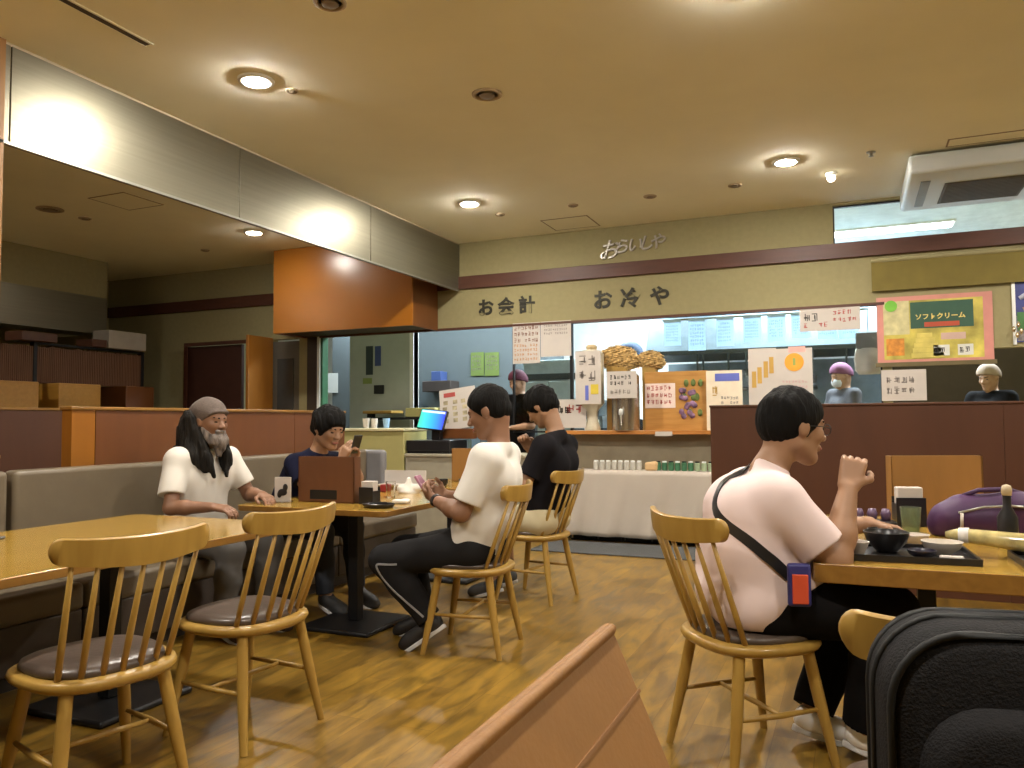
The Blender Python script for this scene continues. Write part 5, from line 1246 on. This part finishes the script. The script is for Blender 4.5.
# --- D: young man/boy behind the menu holder with a phone
Dp = person('person', 'young dark-haired person in a navy shirt looking at a phone behind the brown menu holder', (-3.50, 4.33), -12)
hrD = rotm(.30, -.10, 0)
JD = dict(pelvis=(0, 0, .535), waist=(.07, 0, .68), chest=(.17, 0, .84), neck=(.27, 0, .975), head=(.375, 0, 1.145), hrot=hrD, hs=1.06,
          shL=(.25, .17, .915), shR=(.25, -.17, .915), elL=(.42, .22, .76), elR=(.40, -.20, .765), wrL=(.55, .06, .94), wrR=(.545, -.045, .945),
          hipL=(.02, .09, .53), hipR=(.02, -.09, .53), knL=(.46, .13, .50), knR=(.46, -.13, .50), anL=(.50, .13, .09), anR=(.50, -.13, .09), toeL=(.66, .13, .04), toeR=(.66, -.13, .04),
          handL=((.05, -.02, .085), (-.1, -1, 0), (-1, 0, .3), .95, (.5, .5, .6, .7), .5), handR=((.05, .01, .085), (.05, 1, .2), (-1, 0, .3), .95, (.5, .55, .6, .7), .5))
build_person(Dp, JD, M_skin, M_navy, mat('jeans_dark', (.020, .024, .034), .8), h=.006, bulk=.95, sleeve=.70, seed=8)
face_bits(Dp, JD['head'], hrD, 1.06)
hp, hc = hair_prims(JD['head'], hrD, 1.06, .024, .0, .02)
sdf_mesh('hair', hp, .006, M_hair, Dp, noise=hairnoise(.005), clips=[hc])
o = MB().box(-.005, .005, -.034, .034, -.062, .062).build('smartphone', M_plastic, bevel=.004); o.matrix_world = Matrix.Translation((-3.50, 4.33, 0)) @ Matrix.Rotation(D2R(-12), 4, 'Z') @ Matrix.Translation((.625, .005, 1.045)) @ Matrix.Rotation(D2R(20), 4, 'Y')
tag(o, 'black smartphone held up by the young person in navy', 'phone')
for sd in 'LR': shoe(Dp, JD['an'+sd], JD['toe'+sd], mat('shoe_dark', (.03, .03, .03), .6), M_rubw)

# --- R: man in pale pink T-shirt
Rp = person('person', 'stout man in a pale pink T-shirt and glasses raising his hand at the right-hand table', (-.42, 2.95), 24)
hrR = rotm(.10, .14, 0)
JR = dict(pelvis=(.06, 0, .55), waist=(.06, 0, .68), chest=(.08, 0, .84), neck=(.15, 0, .995), head=(.245, 0, 1.155), hrot=hrR, hs=1.10,
          shL=(.13, .185, .90), shR=(.12, -.19, .90), elL=(.33, .27, .735), elR=(.285, -.24, .715), wrL=(.60, .19, .775), wrR=(.365, -.17, .945),
          hipL=(.08, .11, .55), hipR=(.08, -.11, .55), knL=(.52, .17, .52), knR=(.50, -.16, .52), anL=(.30, .06, .09), anR=(.42, -.10, .09), toeL=(.45, .07, .04), toeR=(.57, -.13, .04),
          skirt=((.07, 0, .565), (.185, .240, .125)), belly=((.17, 0, .61), (.20, .20, .155)),
          handL=((.10, -.02, -.02), (.1, -.2, -1), (.2, -1, 0), 1.1, (.5, .55, .6, .6), .5), handR=((.03, .02, .085), (.35, .8, .1), (.5, -.4, .2), 1.12, (1.35, 1.4, 1.4, 1.4), .9))
build_person(Rp, JR, M_skin, M_pink, M_black, h=.0052, bulk=1.28, sleeve=.80, seed=3, foldamp=.0055, hem=((0, 0, .475), (0, 0, -1)))
face_bits(Rp, JR['head'], hrR, 1.10, glasses=True)
hp, hc = hair_prims(JR['head'], hrR, 1.10, .014, -.002, .005)
sdf_mesh('hair', hp, .0055, M_hair, Rp, noise=hairnoise(.003), clips=[hc])
for sd in 'LR': shoe(Rp, JR['an'+sd], JR['toe'+sd], mat('shoe_white', (.85, .84, .82), .6), M_rubw)
t = thing('shoulder_bag', 'black cross-body strap with a red and blue pouch worn by the pink-shirted man', 'bag', (-.42, 2.95, 0), D2R(24))
shR_ = child(Rp, 'shirt')
strip(t, shR_, [(.22, .10, 1.0), (.14, .08, 1.06), (.06, .05, 1.02), (-.0, .03, .95), (-.02, -.08, .85), (.04, -.24, .74), (.13, -.30, .68), (.22, -.30, .63)], 'strap', M_plastic, .036, .003, thick=.004)
Mx = Matrix.Translation((.145, -.285, .645)) @ Matrix.Rotation(D2R(-10), 4, 'Z')
MB().box(-.036, .036, -.014, .014, -.070, .068, M=Mx).build('pouch', mat('pouch_blue', (.03, .03, .16), .5), t, bevel=.008)
MB().box(-.024, .026, -.018, -.013, -.060, .035, M=Mx).build('red_panel', mat('pouch_red', (.62, .08, .03), .5), t, bevel=.003)

# --- staff
def staff(label, x, y, deg, top_z, shirt, capm, hh=.011, scarf=False, mask=True, arms=None, skin=None):
    p = person('person', label, (x, y), deg); s_ = top_z/1.70
    hr = rotm(.25, 0, 0)
    q = lambda a, b, c: (a*s_, b*s_, c*s_)
    J = dict(pelvis=q(0, 0, .92), waist=q(0, 0, 1.05), chest=q(0, 0, 1.25), neck=q(-.01, 0, 1.42), head=q(.03, 0, 1.575), hrot=hr, hs=1.0*s_,
             shL=q(0, .18, 1.38), shR=q(0, -.18, 1.38), elL=q(.06, .23, 1.10), elR=q(.06, -.23, 1.10), wrL=q(.26, .12, 1.08), wrR=q(.26, -.12, 1.08),
             hipL=q(0, .09, .90), hipR=q(0, -.09, .90), knL=q(.02, .10, .48), knR=q(.02, -.10, .48), anL=q(0, .10, .09), anR=q(0, -.10, .09), toeL=q(.15, .11, .04), toeR=q(.15, -.11, .04),
             handL=((.1, -.03, 0), (0, 0, -1), (0, -1, 0)), handR=((.1, .03, 0), (0, 0, -1), (0, 1, 0)))
    build_person(p, J, skin or M_skin, shirt, M_black, h=hh, sleeve=.9, seed=9)
    face_bits(p, J['head'], hr, s_, mouth=False)
    c = np.array(J['head'])
    def T(v): return tuple(c+hr@(np.array(v)*s_))
    sdf_mesh('cap', [Ell(T((-.01, 0, .045)), (.112*s_, .098*s_, .098*s_), .02), Ell(T((-.07, 0, .0)), (.06*s_, .08*s_, .08*s_), .03)], .008, capm, p, clips=[(T((.05, 0, .035)), tuple(hr@np.array(unit((.4, 0, -1)))))])
    if mask: sdf_mesh('face_mask', [Ell(T((.055, 0, -.055)), (.060*s_, .066*s_, .055*s_), .01)], .008, mat('mask_white', (.5, .52, .56), .8), p, clips=[(T((.05, 0, 0)), tuple(hr@np.array((-1., 0, 0))))])
    for sd in 'LR': shoe(p, J['an'+sd], J['toe'+sd], M_shoed, M_rubw)
    return p
x, _, z = onY(519, 364, 7.55+.55)
staff('staff member with a maroon headscarf and black shirt standing behind the counter', x-.06, 8.25, 250, 1.755, M_black, mat('scarf_maroon', (.09, .012, .03), .8), scarf=True, mask=False)
x = onY(633, 340, 9.3)[0]; z = onY(633, 343, 9.3)[2]
staff('kitchen worker with a dark blue cap behind the straw bundles', x, 9.3, 200, z, M_whitep, mat('cap_blue', (.03, .06, .12), .7))
x = onY(843, 360, 9.2)[0]; z = onY(843, 364, 9.2)[2]
staff('kitchen worker with a pink-purple cap above the seated man at the right', x, 9.2, 215, z, mat('apron_dark', (.05, .05, .06), .8), mat('cap_pink', (.16, .05, .11), .8))
x = onY(990, 366, 8.9)[0]; z = onY(990, 365, 8.9)[2]
staff('worker with a pale cap in the dark opening under the posters', x, 8.9, 230, z, M_black, mat('cap_pale', (.28, .20, .14), .8), mask=False)
